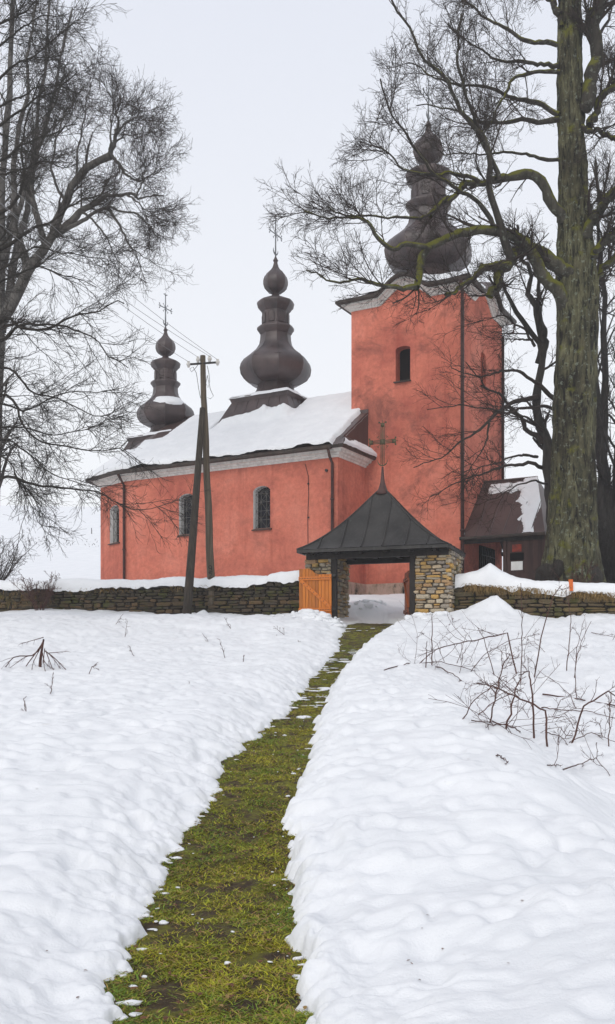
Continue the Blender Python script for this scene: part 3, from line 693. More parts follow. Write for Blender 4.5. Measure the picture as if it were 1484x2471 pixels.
def dome(c, rs, zs, cross_h, plinth, label, snow=None):
    mb = MB(); sq = plinth
    # square skirt growing out of the roof
    for k in range(4):
        d = [CU, CV, -CU, -CV][k]; e = [CV, -CU, -CV, CU][k]
        lv_ = [(sq, .0), (sq + .03, -.03), (sq, -.09), (sq - .05, -.22), (sq * 1.10, -.62), (sq * 1.34, -1.36)]
        for (h0, z0), (h1, z1) in zip(lv_[:-1], lv_[1:]):
            mb.quad(c + d * h0 - e * h0 + Vector((0, 0, z0)), c + d * h0 + e * h0 + Vector((0, 0, z0)), c + d * h1 + e * h1 + Vector((0, 0, z1)), c + d * h1 - e * h1 + Vector((0, 0, z1)))
        for j in range(-2, 3):                      # standing seams
            p0 = c + d * (sq - .04) + e * (j * sq * .36) + Vector((0, 0, -.22)); p1 = c + d * sq * 1.10 + e * (j * sq * .38) + Vector((0, 0, -.62)); p2 = c + d * sq * 1.34 + e * (j * sq * .43) + Vector((0, 0, -1.36))
            mb.tube([p0, p1, p2], .018, 4)
    mb.quad(c - CU * sq - CV * sq, c + CU * sq - CV * sq, c + CU * sq + CV * sq, c - CU * sq + CV * sq)
    dm = mb.build('dome', M['dome_metal'], church); dm['label'] = label
    for nm in ('neck', 'bulb', 'lower_cornice', 'lantern', 'upper_cornice', 'onion'):
        mb = MB(); se = [] if nm in ('neck', 'bulb', 'onion') else None
        facets(mb, c, PROF[nm], rs, zs, 8, seams=se)
        if nm == 'bulb':                            # lap joints of the sheets
            for y_, h_ in ((938, 192.6), (872, 188), (802, 109)):
                sm_ = MB(); se.append(sm_); sm_.tube([(c.x + h_ * KZ * rs * math.cos(TH + R(22.5 + 45 * k)), c.y + h_ * KZ * rs * math.sin(TH + R(22.5 + 45 * k)), c.z + (1085 - y_) * KZ * zs) for k in range(9)], .008, 4, cap=False)
        o = mb.build(nm, M['dome_metal'], dm, nm not in ('lantern',))
        for sm_ in se or []: sm_.build('seam', M['dome_metal'], dm)
    for k in range(8):                              # blind arched niches of the lantern
        a = TH + R(45 * k); d = Vector((math.cos(a), math.sin(a), 0)); e = Vector((-d.y, d.x, 0)); mb = MB()
        rin = 75 * KZ * rs * math.cos(R(22.5)) + .035; zb = c.z + (1085 - 662) * KZ * zs; hh = 55 * KZ * zs; ww = .12 * rs
        out = [(-ww, 0), (ww, 0)] + [(ww * math.cos(t_), hh - ww + ww * 1.1 * math.sin(t_) + ww * .2) for t_ in np.linspace(0, math.pi, 9)]
        P = [c * 1 for _ in out]; P = [Vector((c.x, c.y, zb + z_)) + d * rin + e * x_ for x_, z_ in out]
        mb.add(P, [tuple(range(len(P)))]); mb.tube(P + [P[0]], .016, 4, cap=False); mb.build('niche', M['dome_metal'], dm)
    tip = Vector((c.x, c.y, c.z + (1085 - 300) * KZ * zs))
    cross('cross', tip, cross_h, cross_h * .26, CV, M['cross'], dm)
    # snow on the ledge of the skirt
    if snow:
        mb = MB(); npt = 96; r0 = 140 * KZ * rs
        rows_ = []
        for j in range(6):
            row = []
            for i in range(npt):
                a = 2 * math.pi * i / npt; ca, sa = math.cos(a), math.sin(a); sqr = (sq + .05) / max(abs(ca), abs(sa))
                t_ = j / 5; r_ = r0 + (sqr - r0) * t_ + .05 * float(fbm(np.array(i * .3), np.array(j * .5), 9, 3))
                th = snow * math.sqrt(max(0, 1 - (t_ * .98) ** 4)) * (1 + .8 * float(fbm(np.array(math.cos(a) * 2.2), np.array(math.sin(a) * 2.2), 12, 3))) - (.09 if t_ == 1 else 0)
                row.append(c + CU * ca * r_ + CV * sa * r_ + Vector((0, 0, th)))
            rows_.append(row)
        for row in rows_: mb.v += [tuple(p) for p in row]
        for j in range(5):
            for i in range(npt): mb.f.append((j * npt + i, j * npt + (i + 1) % npt, (j + 1) * npt + (i + 1) % npt, (j + 1) * npt + i)); mb.mi.append(0)
        tag(mb.build('ledge_snow', M['snowclean'], dm, True), kind='stuff')
    return dm
dome(cp(9.34, VC, 12.97), 1.0, 1.0, 1.75, 1.42, 'onion dome on the middle of the nave ridge', .10)
d2 = dome(cp(15.25, VC, 11.98), .85, .83, 1.55, 1.25, 'smaller onion dome over the apse end', .09)
dome(cp(VC, VC, BASE_T), 1.15, 1.08, 1.7, .9, 'largest onion dome crowning the tower', None)
# lump of snow caught on the small dome's bulb
mb = MB(); cc = cp(15.25, VC, 11.98); nn, mm = 22, 9
for j in range(mm):
    for i in range(nn):
        f_ = i / (nn - 1); t_ = j / (mm - 1); a = TH - math.pi / 2 - R(64) + R(96) * f_ + R(10)
        yb = 802 + (872 - 802) * (t_ * (.55 + .55 * math.sin(math.pi * f_)) + .15 * (1 - f_)); h_ = float(np.interp(yb, [772, 802, 832, 858, 880], [89, 108, 142, 176, 191]))
        e_ = math.sin(math.pi * f_) ** .6 * math.sin(math.pi * min(1, t_ * .95 + .03)) ** .6; r_ = h_ * KZ * .85 * .97 + .09 * e_ + .05 * float(fbm(np.array(i * .4), np.array(j * .6), 21, 3)) - .02
        mb.v.append((cc.x + r_ * math.cos(a), cc.y + r_ * math.sin(a), cc.z + (1085 - yb) * KZ * .83 + .08 * e_))
for j in range(mm - 1):
    for i in range(nn - 1): p = j * nn + i; mb.f.append((p, p + 1, p + nn + 1, p + nn)); mb.mi.append(0)
tag(mb.build('dome_snow', M['snowclean'], d2, True), kind='stuff')

# snow sheet on the south roof slope and the apse slopes
def roof_snow(corners, nu, nw, mask, seed):
    """corners: eave a, eave b, top b, top a"""
    a, b_, c_, d_ = [np.array(q) for q in corners]
    s_ = np.linspace(0, 1, nu)[None, :, None]; t_ = np.linspace(0, 1, nw)[:, None, None]
    P = (a * (1 - s_) + b_ * s_) * (1 - t_) + (d_ * (1 - s_) + c_ * s_) * t_
    nr = np.cross(b_ - a, d_ - a); nr = nr / np.linalg.norm(nr); nr = nr * np.sign(nr[2])
    X = np.linalg.norm(P - a, axis=2); U = (P - a) @ ((b_ - a) / np.linalg.norm(b_ - a)); Wd = np.sqrt(np.maximum(X ** 2 - U ** 2, 0))
    th = mask(U, Wd) + .035 * fbm(U * 1.1, Wd * 1.3, seed, 3) + .02 * fbm(U * 5, Wd * 4, seed + 5, 3)
    P = P + nr * th[..., None]
    return mesh_np('roof_snow', P.reshape(-1, 3), grid_faces(nw, nu), M['snowclean'], church)
LS = math.hypot(VC - e1[1], RZ - EZ)
def mask_south(U, Wd):
    """U metres from the tower end along the eave, Wd metres up the slope"""
    n1 = fbm(U * 1.6, Wd * 1.6, 101, 4)
    th = .15 * sstep(-.06, .12, Wd + .10 * n1 + .03)
    th = th * sstep(0.02, .16, LS - Wd + .05 * n1)
    wv_ = U + 3.82
    dx = np.abs(wv_ - 9.34); dz_ = LS - Wd                        # clear of the middle dome's skirt
    hole = sstep(1.60, 1.72, np.maximum(dx * 1.0, dz_ - .10 + .2 * n1)); th = th * hole + (hole - 1) * .1
    th = th + hole * sstep(2.0, 1.5, dx) * (.30 - .10 * (wv_ - 9.34)) * np.exp(-((dz_ - 2.0) / .36) ** 2) * (1 + .8 * n1)
    tail = sstep(.10, .26, np.abs(wv_ - (11.05 + (dz_ - 1.0) * .10)) + .12 * n1 + .28 * sstep(2.0, 3.0, dz_)); th = th * tail + (tail - 1) * .05
    dx2 = np.abs(wv_ - 15.3); hole2 = sstep(1.45, 1.62, np.maximum(dx2 * .9, (dz_ - 1.1) * .9)); th = th * hole2 + (hole2 - 1) * .1
    gap = sstep(-.05, .12, U - .12 - .05 * np.clip(Wd, 0, 9) + .1 * n1); th = th * gap + (gap - 1) * .1
    return th
A0 = cp(UW - .12, e1[1] - .02, EZ + .005); roof_snow([A0, cp(*e2, EZ + .005), cp(RE, VC, RZ + .005), cp(UW - .12, VC, RZ + .005)], 260, 120, mask_south, 110)
def mask_apse(top_):
    def f_(U, Wd):
        n1 = fbm(U * 1.6, Wd * 1.6, 131, 4)
        return .14 * sstep(-.06, .12, Wd + .1 * n1) * sstep(top_ + .5, top_, Wd + .6 * n1) + (-.1) * sstep(top_ + .2, top_ + .7, Wd + .6 * n1)
    return f_
roof_snow([cp(*e2, EZ), cp(*e3, EZ), cp(RE, VC, RZ), cp(RE, VC, RZ)], 60, 60, mask_apse(1.9), 140)
roof_snow([cp(*e3, EZ), cp(*e4, EZ), cp(RE, VC, RZ), cp(RE, VC, RZ)], 60, 60, mask_apse(.5), 150)
roof_snow([cp(3.46, .0, EZ + .01), cp(3.46, e1[1], EZ + .01), cp(UW - .1, -2.0, 10.03), cp(UW - .1, .0, 10.03)], 60, 16, lambda U, Wd: .09 * sstep(-.02, .08, Wd) * sstep(.62, .25, Wd + .3 * fbm(U * 2, Wd * 2, 160, 3)) - .03, 160)

# porch on the west side -----------------------------------------
porch = 'porch'
PZ, PE = 8.62, 6.25
def porch_side(f_):
    mb = MB(); q_ = lambda u, v, z: cp(u, f_(v), z)
    mb.add([q_(.0, -.12, PE), q_(-3.05, -.12, PE), q_(-2.11, VC, PZ), q_(.0, VC, PZ), q_(.0, -.12, PE - .07), q_(-3.05, -.12, PE - .07), q_(-2.11, VC, PZ - .07), q_(.0, VC, PZ - .07)],
           [(0, 1, 2, 3), (4, 7, 6, 5), (0, 4, 5, 1), (1, 5, 6, 2), (0, 3, 7, 4)])
    for k in range(1, 6):
        uu = -3.05 * k / 6; top_ = min(1.0, (3.05 + uu) / .94)
        mb.tube([q_(uu, -.12, PE + .015), q_(uu, -.12 + (VC + .12) * top_, PE + (PZ - PE) * top_ + .015)], .018, 4)
    return mb.build('porch_roof', M['brown_metal'], church)
porch_side(lambda v: v); porch_side(lambda v: 2 * VC - v)
mb = MB(); mb.add([cp(-3.05, -.12, PE), cp(-3.05, 2 * VC + .12, PE), cp(-2.11, VC, PZ)], [(0, 1, 2)]); mb.build('porch_roof', M['brown_metal'], church)
mb = MB(); mb.tube([cp(.0, VC, PZ + .02), cp(-2.11, VC, PZ + .02)], .05, 6); mb.build('ridge_cap', M['brown_metal'], church)
mb = MB(); mb.tube([cp(.05, -.2, PE - .06), cp(-3.1, -.2, PE - .06)], .065, 8); mb.build('porch_gutter', M['gutter'], church)
for vv in (.02, 2 * VC - .02):
    mb = MB(); mb.box(cp(-1.5, vv, PE - .16), CU * 1.5, CV * .07, Vector((0, 0, .08))); mb.build('porch_beam', M['black_wood'], church)
def mask_porch(U, Wd):
    n1 = fbm(U * 1.8, Wd * 1.8, 171, 4); n2 = fbm(U * 2.5, Wd * 9, 175, 3)
    top_ = sstep(2.55, 2.75, Wd + .35 * n1) * sstep(3.28, 3.12, Wd) * sstep(-.06, .06, n2 + .22) * sstep(.30, .42, U + .3 * n1)
    rgt = sstep(1.72, 1.98, U + .45 * n1 + .0 * Wd + .50 * np.maximum(0, Wd - 1.3) * 0.6 - .12) * sstep(2.75, 2.4, U - .0)
    lft = sstep(.12, .06, U + .25 * n1) * sstep(.35, .25, Wd)
    mk = np.maximum(np.maximum(top_, rgt), lft); return .09 * mk - .05
roof_snow([cp(.0, -.12, PE + .01), cp(-3.05, -.12, PE + .01), cp(-2.11, VC, PZ + .01), cp(.0, VC, PZ + .01)], 120, 120, mask_porch, 180)
# porch walls of upright boards
for k in range(9):
    mb = MB(); uu = -1.70 - .165 * k; mb.box(cp(uu, .02, (4.1 + PE - .24) / 2), CU * .082, CV * .014, Vector((0, 0, (PE - .24 - 4.1) / 2))); mb.build('board', M['board'], church)
for k in range(22):
    mb = MB(); vv = .1 + .2 * k; mb.box(cp(-3.0, vv, (4.1 + PE - .2) / 2), CV * .094, CU * .014, Vector((0, 0, (PE - .2 - 4.1) / 2))); mb.build('board', M['board'], church)
for uu, vv in ((-1.58, .02), (-3.0, .02), (-1.58, 2 * VC - .02), (-3.0, 2 * VC - .02)):
    mb = MB(); mb.box(cp(uu, vv, 5.1), CU * .06, CV * .06, Vector((0, 0, 1.05))); mb.build('post', M['board'], church)
mb = MB(); mb.box(cp(-2.02, -.012, 5.12), CU * .21, CV * .006, Vector((0, 0, .155))); mb.build('notice', M['paper'], church)
mb = MB(); mb.box(cp(-2.02, -.012, 5.75), CU * .17, CV * .006, Vector((0, 0, .13))); mb.build('notice', M['red_paper'], church)
mb = MB(); mb.box(cp(-2.02, -.010, 5.45), CU * .25, CV * .005, Vector((0, 0, .13))); mb.build('notice', M['void'], church)
mb = MB(); mb.box(cp(-.02, 2.6, 5.0), CV * .85, CU * .05, Vector((0, 0, 1.15))); dr = mb.build('church_door', M['void'], church)
for k in range(7):
    mb = MB(); mb.tube([cp(-.10, 1.85 + .25 * k, 3.95), cp(-.10, 1.85 + .25 * k, 6.1)], .014, 5); mb.build('bar', M['iron'], dr)
for k in range(3):
    mb = MB(); mb.tube([cp(-.10, 1.8, 4.4 + .7 * k), cp(-.10, 3.4, 4.4 + .7 * k)], .016, 5); mb.build('bar', M['iron'], dr)
# ------------------------------------------------------------------ lychgate
AL = R(19)
GA = Vector((-math.cos(AL), math.sin(AL), 0)); GB = Vector((math.sin(AL), math.cos(AL), 0)); GC = Vector((3.906, 27.0, 0))
def gp(a, b_, z): return GC + a * GA + b_ * GB + Vector((0, 0, z))
UP = Vector((0, 0, 1))
GZ, GE = 2.45, 4.79
gate = empty('lychgate', gp(2.1, .6, 2.7), 'roofed churchyard gateway with stone pillars and dark hipped metal roof', 'gateway')

# rough stones, shared between alike pieces
def stone_mesh(seed, material):
    rng = random.Random(seed); bm = bmesh.new(); bmesh.ops.create_cube(bm, size=2.0); bmesh.ops.subdivide_edges(bm, edges=bm.edges[:], cuts=1, use_grid_fill=True)
    for v in bm.verts:
        p = v.co; q = Vector((math.copysign(abs(p.x) ** 1, p.x), p.y, p.z)); l_ = (abs(q.x) ** 5 + abs(q.y) ** 5 + abs(q.z) ** 5) ** (1 / 5)
        q = q / max(l_, .01); v.co = q * (1 + rng.uniform(-.10, .08)) + Vector((rng.uniform(-.12, .12), rng.uniform(-.08, .08), rng.uniform(-.14, .14)))
    me = bpy.data.meshes.new('stone'); bm.to_mesh(me); bm.free(); me.materials.append(material)
    me.polygons.foreach_set('use_smooth', [False] * len(me.polygons)); return me
def stones(parent, mats_, origin, ax, ay, L, Hh, cl, ch, seed, dep=.07, limit=300, topf=None, jag=.02, inside=None):
    """courses of stones on a face: ax along, z up, ay outward"""
    rng = random.Random(seed); meshes = [stone_mesh(seed * 10 + i, mats_) for i in range(9)]
    z = 0.0; n_ = 0; rot = Matrix((ax, -ay, UP)).transposed().to_4x4(); rest = MB()
    while z < Hh:
        h_ = rng.uniform(*ch); x = -rng.uniform(0, .08)
        while x < L:
            l_ = rng.uniform(*cl) * (1.3 if h_ > .5 * (ch[0] + ch[1]) else 1.0)
            if x + l_ > L - .05: l_ = max(L - x, .07)
            hh = h_ * rng.uniform(.82, 1.12); zz = z + h_ / 2 + rng.uniform(-.012, .012)
            if topf is None or zz < topf(x + l_ / 2):
                if inside is None or inside(x + l_ / 2, zz):
                    pieces = [(zz, hh)] if rng.random() > .18 or h_ < .09 else [(zz - h_ * .25, hh * .5), (zz + h_ * .25, hh * .5)]
                    for pz, ph in pieces:
                        mx = Matrix.Translation(origin + ax * (x + l_ / 2) + UP * pz + ay * rng.uniform(-jag, jag)) @ rot @ Matrix.Rotation(rng.uniform(-.06, .06), 4, 'Y') @ Matrix.Diagonal((l_ / 2 * .97, dep * rng.uniform(.85, 1.2), ph / 2 * .95, 1))
                        me = rng.choice(meshes)
                        if n_ < limit:
                            o = bpy.data.objects.new('stone', me); COL.objects.link(o); o.matrix_basis = mx; o.parent = parent
                            if parent.type == 'EMPTY': o.matrix_parent_inverse = Matrix.Translation(-Vector(parent.location))
                            n_ += 1
                        else: rest.add([mx @ v.co for v in me.vertices], [tuple(p.vertices) for p in me.polygons])
            x += l_ + rng.uniform(.004, .014)
        z += h_ + rng.uniform(.004, .012)
    if rest.v: tag(rest.build('rubble', mats_, parent), kind='stuff')
PD = 1.7
def pillar(a0, a1):
    mb = MB(); mb.box(gp((a0 + a1) / 2, PD / 2, (GZ + GE) / 2), GA * ((a1 - a0) / 2 - .05), GB * (PD / 2 - .05), UP * (GE - GZ) / 2)
    p = mb.build('pillar', M['mortar'], gate)
    kw = dict(cl=(.13, .36), ch=(.065, .15))
    stones(p, M['pillar_stone'], gp(a1, 0.03, GZ), -GA, -GB, a1 - a0, GE - GZ - .02, seed=int(a0 * 10) + 3, **kw)
    stones(p, M['pillar_stone'], gp(a0 + .03, 0, GZ), GB, -GA, PD, GE - GZ - .02, seed=int(a0 * 10) + 5, limit=150, **kw)
    stones(p, M['pillar_stone'], gp(a1 - .03, PD, GZ), -GB, GA, PD, GE - GZ - .02, seed=int(a0 * 10) + 7, limit=0, **kw)
    stones(p, M['pillar_stone'], gp(a0, PD - .03, GZ), GA, GB, a1 - a0, GE - GZ - .02, seed=int(a0 * 10) + 9, limit=0, **kw)
pillar(0.0, .96); pillar(3.42, 4.16)
for a_ in (1.05, 3.33):
    mb = MB(); mb.box(gp(a_, .02, (GZ + GE) / 2), GA * .075, GB * .08, UP * (GE - GZ) / 2); mb.build('post', M['black_wood'], gate)
mb = MB(); mb.box(gp(2.08, -.02, 4.70), GA * 2.05, GB * .10, UP * .085); mb.build('beam', M['black_wood'], gate)
mb = MB(); mb.box(gp(2.08, PD - .1, 4.70), GA * 2.05, GB * .10, UP * .085); mb.build('beam', M['black_wood'], gate)
for k in range(6):
    mb = MB(); mb.box(gp(.35 + .7 * k, .78, 4.77), GA * .05, GB * 1.2, UP * .05); mb.build('joist', M['black_wood'], gate)
mb = MB(); mb.box(gp(2.2, .1, 2.62), GA * 1.05, GB * .35, UP * .09); mb.build('threshold', M['step'], gate)
mb = MB(); mb.box(gp(2.2, -.55, 2.52), GA * .95, GB * .25, UP * .10); mb.build('threshold', M['step'], gate)
mb = MB(); mb.box(gp(2.2, 1.0, 2.66), GA * 1.05, GB * .5, UP * .09); mb.build('threshold', M['step'], gate)

RC = (2.10, .74); Wh, Dh, RISE = 2.16, 1.32, 1.86
DT = [0, .09, .31, .5, .756, .9, 1.0]; DD = [0, .105, .39, .61, .845, .945, 1.0]
dropf = pchip(np.array(DT), np.array(DD))
def rp(s_, t_, face, lift=0.0):
    """point on a roof face; s_ metres along the eave from the middle, t_ 0 apex .. 1 eave"""
    z = GE + .06 + RISE * (1 - float(dropf(t_))) + lift
    return {0: gp(RC[0] + s_, RC[1] - Dh * t_, z), 1: gp(RC[0] - Wh * t_, RC[1] + s_, z), 2: gp(RC[0] + s_, RC[1] + Dh * t_, z), 3: gp(RC[0] + Wh * t_, RC[1] + s_, z)}[face]
TS = [.02, .05, .09, .14, .2, .27, .34, .42, .5, .58, .66, .74, .81, .87, .92, .96, 1.0]
groof = MB(); groof.add([rp(-Wh + .03, .985, 0, -.06), rp(Wh - .03, .985, 0, -.06), rp(Wh - .03, .985, 2, -.06), rp(-Wh + .03, .985, 2, -.06)], [(0, 1, 2, 3)])
groof = groof.build('roof', M['black_wood'], gate)
rngp = random.Random(4)
for face in range(4):
    half = Wh if face in (0, 2) else Dh; ns = 7 if face in (0, 2) else 5
    cuts = [-half + 2 * half * k / ns + (0 if k in (0, ns) else rngp.uniform(-.05, .05)) for k in range(ns + 1)]
    for i in range(ns):
        mb = MB(); s0, s1 = cuts[i], cuts[i + 1]; li = rngp.uniform(-.006, .006); prev = None
        for t_ in TS:
            l_, r_ = max(s0, -half * t_), min(s1, half * t_)
            if r_ - l_ <= 1e-4: prev = None; continue
            if prev is None and t_ > TS[0]:
                tt = max(-s1, s0, 0) / half
                if tt < t_: sm = min(max(0, s0), s1) if s0 > 0 else (s1 if s1 < 0 else 0); prev = [rp(sm, tt, face, li)] * 5
            cur = [rp(l_ + (r_ - l_) * q / 4, t_, face, li + .012 * math.sin(math.pi * q / 4) * t_) for q in range(5)]
            if prev is not None:
                for q in range(4): mb.quad(prev[q], prev[q + 1], cur[q + 1], cur[q])
            prev = cur
        bmj = mb.build('panel', M['gate_roof'], groof, True)
        if i > 0:
            s_ = s0; ts = [t_ for t_ in TS if half * t_ >= abs(s_) + .02]
            if ts: sm = MB(); sm.tube([rp(s_, t_, face, .018) for t_ in ts], .026, 5); sm.build('seam', M['gate_roof'], groof)
    fa = MB(); p0, p1 = (rp(-half, 1.0, face, -.005), rp(half, 1.0, face, -.005)); dn = Vector((0, 0, -.085)); q0, q1 = rp(-half + .05, .97, face, -.03), rp(half - .05, .97, face, -.03)
    q0.z = q1.z = p0.z
    fa.quad(p0, p1, p1 + dn, p0 + dn); fa.quad(q0 + dn, q1 + dn, p1 + dn, p0 + dn); fa.build('fascia', M['gate_roof'], groof)
for f0, sg in ((0, 1), (0, -1), (2, 1), (2, -1)):
    mb = MB(); mb.tube([rp(sg * Wh * t_, t_, f0, .015) for t_ in TS], .022, 5); mb.build('hip_seam', M['gate_roof'], groof)
ap = gp(RC[0], RC[1], 0)
mb = MB(); mb.tube([ap + UP * z for z in (6.50, 6.62, 6.72, 6.85, 7.05, 7.30)], [.20, .15, .11, .07, .045, .03], 10); mb.build('finial', M['pipe'], groof, True)
cross('cross', ap + UP * 7.18, 1.36, .34, GA, M['gold'], gate, True)

# gate leaves of upright boards
def leaf(org, ax, out, label, wood, wave):
    """org bottom of the hinge side, ax along the leaf, out the face with the rails"""
    t_ = empty('gate_leaf', org, label, 'gate', 'wooden leaves of the churchyard gate')
    Wl, Hl = .98, 1.23; nb = 10; bw = Wl / nb
    for k in range(nb):
        f_ = (k + .5) / nb; h_ = Hl + (.17 * float(sstep(.42, .70, f_)) if wave else .10)
        h1 = Hl + (.17 * float(sstep(.42, .70, (k + 1) / nb)) if wave else .10); h0 = Hl + (.17 * float(sstep(.42, .70, k / nb)) if wave else .10)
        mb = MB(); x0, x1 = k * bw + .0045, (k + 1) * bw - .0045; d = out * .014
        P = [org + ax * x + d * s_ + UP * z for s_ in (-1, 1) for x, z in ((x0, 0), (x1, 0), (x1, h1), (x0, h0))]
        mb.add(P, [(0, 1, 2, 3), (4, 7, 6, 5), (0, 4, 5, 1), (1, 5, 6, 2), (2, 6, 7, 3), (3, 7, 4, 0)]); mb.build('plank', wood, t_)
    stn = MB()
    for z in (.22, 1.12):
        mb = MB(); mb.box(org + ax * Wl / 2 + out * .031 + UP * z, ax * Wl / 2, out * .022, UP * .05); mb.build('rail', M['orange_rail'] if wave else wood, t_)
        for k in range(nb * 2): stn.box(org + ax * (bw * (k + .5) / 2) + out * .05 + UP * z, ax * .012, out * .005, UP * .012)
    a_, b_ = org + ax * .03 + UP * .29 + out * .031, org + ax * (Wl - .06) + UP * 1.07 + out * .031; dd = (b_ - a_).normalized(); pn = dd.cross(out)
    mb = MB(); mb.box((a_ + b_) / 2, dd * (b_ - a_).length / 2, out * .021, pn * .045); mb.build('brace', M['orange_rail'] if wave else wood, t_)
    for k in range(1, 9): stn.box(a_.lerp(b_, k / 9) + out * .019, dd * .012, out * .005, pn * .012)
    tag(stn.build('stud', M['iron'], t_), kind='stuff')
    for z in (.24, 1.19):
        mb = MB(); mb.box(org - ax * .05 + UP * z, ax * .06, out * .012, UP * .03); mb.tube([org - ax * .02 + UP * (z - .06), org - ax * .02 + UP * (z + .06)], .018, 6); mb.build('hinge', M['iron'], t_)
    if wave: return t_
    mb = MB(); mb.box(org + ax * (Wl - .07) + out * .055 + UP * .82, ax * .02, out * .012, UP * .07); mb.tube([org + ax * (Wl - .07) + out * .06 + UP * .84, org + ax * (Wl - .18) + out * .08 + UP * .84], .012, 6); mb.build('latch', M['iron'], t_)
    return t_
leaf(gp(3.36, -.13, 2.95), GA, -GB, 'bright orange wooden gate leaf folded flat before the pillar', M['orange_wood'], True)
ax_ = (GB * math.cos(R(20)) + GA * math.sin(R(20))).normalized()
leaf(gp(1.17, .10, 2.90), ax_, Vector((ax_.y, -ax_.x, 0)) * -1, 'red brown wooden gate leaf standing open edge on', M['red_wood'], False)

# ------------------------------------------------------------------ dry stone walls
def stone_wall(p0, p1, z0f, topf, label, mats_, seed, limit, capn, peak=None):
    """p0 -> p1 along the face seen from the lane"""
    p0, p1 = Vector(p0), Vector(p1); d = (p1 - p0); L = d.length; ax = d / L; out = Vector((ax.y, -ax.x, 0)); base = Vector((p0.x, p0.y, 0))
    t_ = empty('stone_wall', (p0 + p1) / 2 + UP * 3.0, label, 'wall', 'dry stone churchyard walls')
    mb = MB(); n_ = 30
    for i in range(n_):
        s0, s1 = L * i / n_, L * (i + 1) / n_
        for (f0, f1) in (((-.03, -.03)), ):
            a, b_, c_, e_ = base + ax * s0 - out * .05, base + ax * s1 - out * .05, base + ax * s1 - out * .75, base + ax * s0 - out * .75
            zt0, zt1 = topf(s0) - .03, topf(s1) - .03
            mb.quad(a + UP * 2.0, b_ + UP * 2.0, b_ + UP * zt1, a + UP * zt0); mb.quad(a + UP * zt0, b_ + UP * zt1, c_ + UP * zt1, e_ + UP * zt0); mb.quad(e_ + UP * 2, c_ + UP * 2, c_ + UP * zt1, e_ + UP * zt0)
    mb.build('core', M['core'], t_)
    zmin = min(z0f(0), z0f(L / 2), z0f(L))
    stones(t_, mats_, base + UP * zmin - out * .03, ax, out, L, 1.9, (.13, .46), (.05, .165), seed, .07, limit, topf=lambda s_: topf(s_) - zmin - .02, jag=.03, inside=lambda s_, z: z + zmin > z0f(s_) - .12)
    # snow lying along the top
    nu, nw = int(L * 22), 30; u = np.linspace(0, L, nu)[None, :]; q = np.linspace(0, 1, nw)[:, None]
    th = .29 + .12 * fbm(u * .7, u * 0 + seed, seed, 3) + (peak(u) if peak else 0)
    drip = .20 * np.clip(fbm(u * 2.1, u * 0 + .7, seed + 3, 3) + .2, 0, 1) + .03 * fbm(u * 9, u * 0, seed + 5, 2)
    ang = math.pi * q; wdt = .46 + .05 * fbm(u * 1.5, u * 0 + 5, seed + 7, 3)
    oo = -.36 + np.sign(np.cos(ang)) * np.abs(np.cos(ang)) ** .6 * (wdt + 0 * q)
    tz_ = np.vectorize(topf)(u)
    zz = tz_ + np.abs(np.sin(ang)) ** .75 * th - drip * (1 - np.sin(ang)) - .01 + .03 * fbm(u * 3 + 0 * q, q * 3, seed + 9, 3) + .012 * fbm(u * 12 + 0 * q, q * 10, seed + 11, 3)
    X = base.x + ax.x * u + out.x * oo; Yq = base.y + ax.y * u + out.y * oo
    X, Yq = np.broadcast_arrays(X, Yq)
    V = np.stack([X, Yq, zz], -1).reshape(-1, 3); Fq = grid_faces(nw, nu)
    o = mesh_np('snow_cap', V, Fq, M['snowclean']); tag(o, capn, 'snow')
    return t_, ax, out, base, L
lw0, lw1 = Vector((-11.4, 31.75, 0)), Vector((.02, 28.75, 0))
LW = stone_wall(lw0, lw1, lambda s_: 3.12 - .02 * s_, lambda s_: 3.99 + .05 * float(vnoise(np.array(s_ * .9), np.array(.3), 4)) + (.06 if s_ > 10.6 else 0), 'dark mossy dry stone wall left of the gateway', M['wall_stone'], 41, 300, 'thick snow lying on the wall behind the leaning pole')
rw0, rw1 = Vector((4.12, 27.5, 0)), Vector((11.0, 25.6, 0))
RW = stone_wall(rw0, rw1, lambda s_: 2.75 + .0 * s_, lambda s_: 3.84 - .085 * min(s_, 4.5) + .04 * float(vnoise(np.array(s_ * .9), np.array(.3), 9)), 'ochre tinged dry stone wall right of the gateway', M['wall_stone_warm'], 57, 240, 'snow ridge with a pointed heap on the wall beside the stone pillar',
                peak=lambda u: .36 * np.exp(-np.abs((u - .95) / .42) ** 1.3) - .03)

# dry grass hanging over the wall tops, tufts at the foot
def blades(name, pts, hgt, spread, droop, mt, label, wid=.006, seed=3):
    rng = np.random.default_rng(seed); n = len(pts); P = np.asarray(pts, float); h = rng.uniform(*hgt, n)
    a = rng.uniform(0, 2 * np.pi, n); lean = rng.uniform(*spread, n); dx, dy = np.cos(a) * lean, np.sin(a) * lean
    w_ = wid * rng.uniform(.6, 1.3, n); b = rng.uniform(0, 2 * np.pi, n); wx, wy = np.cos(b) * w_, np.sin(b) * w_
    V = []
    for t, k in ((0, 1), (.4, .9), (.75, .6), (1, .08)):
        z = h * (t - droop * t * t); ox = dx * h * t * (1 + t * .6); oy = dy * h * t * (1 + t * .6)
        V.append(np.stack([P[:, 0] + ox - wx * k, P[:, 1] + oy - wy * k, P[:, 2] + z], 1)); V.append(np.stack([P[:, 0] + ox + wx * k, P[:, 1] + oy + wy * k, P[:, 2] + z], 1))
    V = np.stack(V, 1); base = np.arange(n)[:, None] * 8
    Fq = np.concatenate([base + np.array([[0, 1, 3, 2]]), base + np.array([[2, 3, 5, 4]]), base + np.array([[4, 5, 7, 6]])], 0)
    return V.reshape(-1, 3), Fq, n
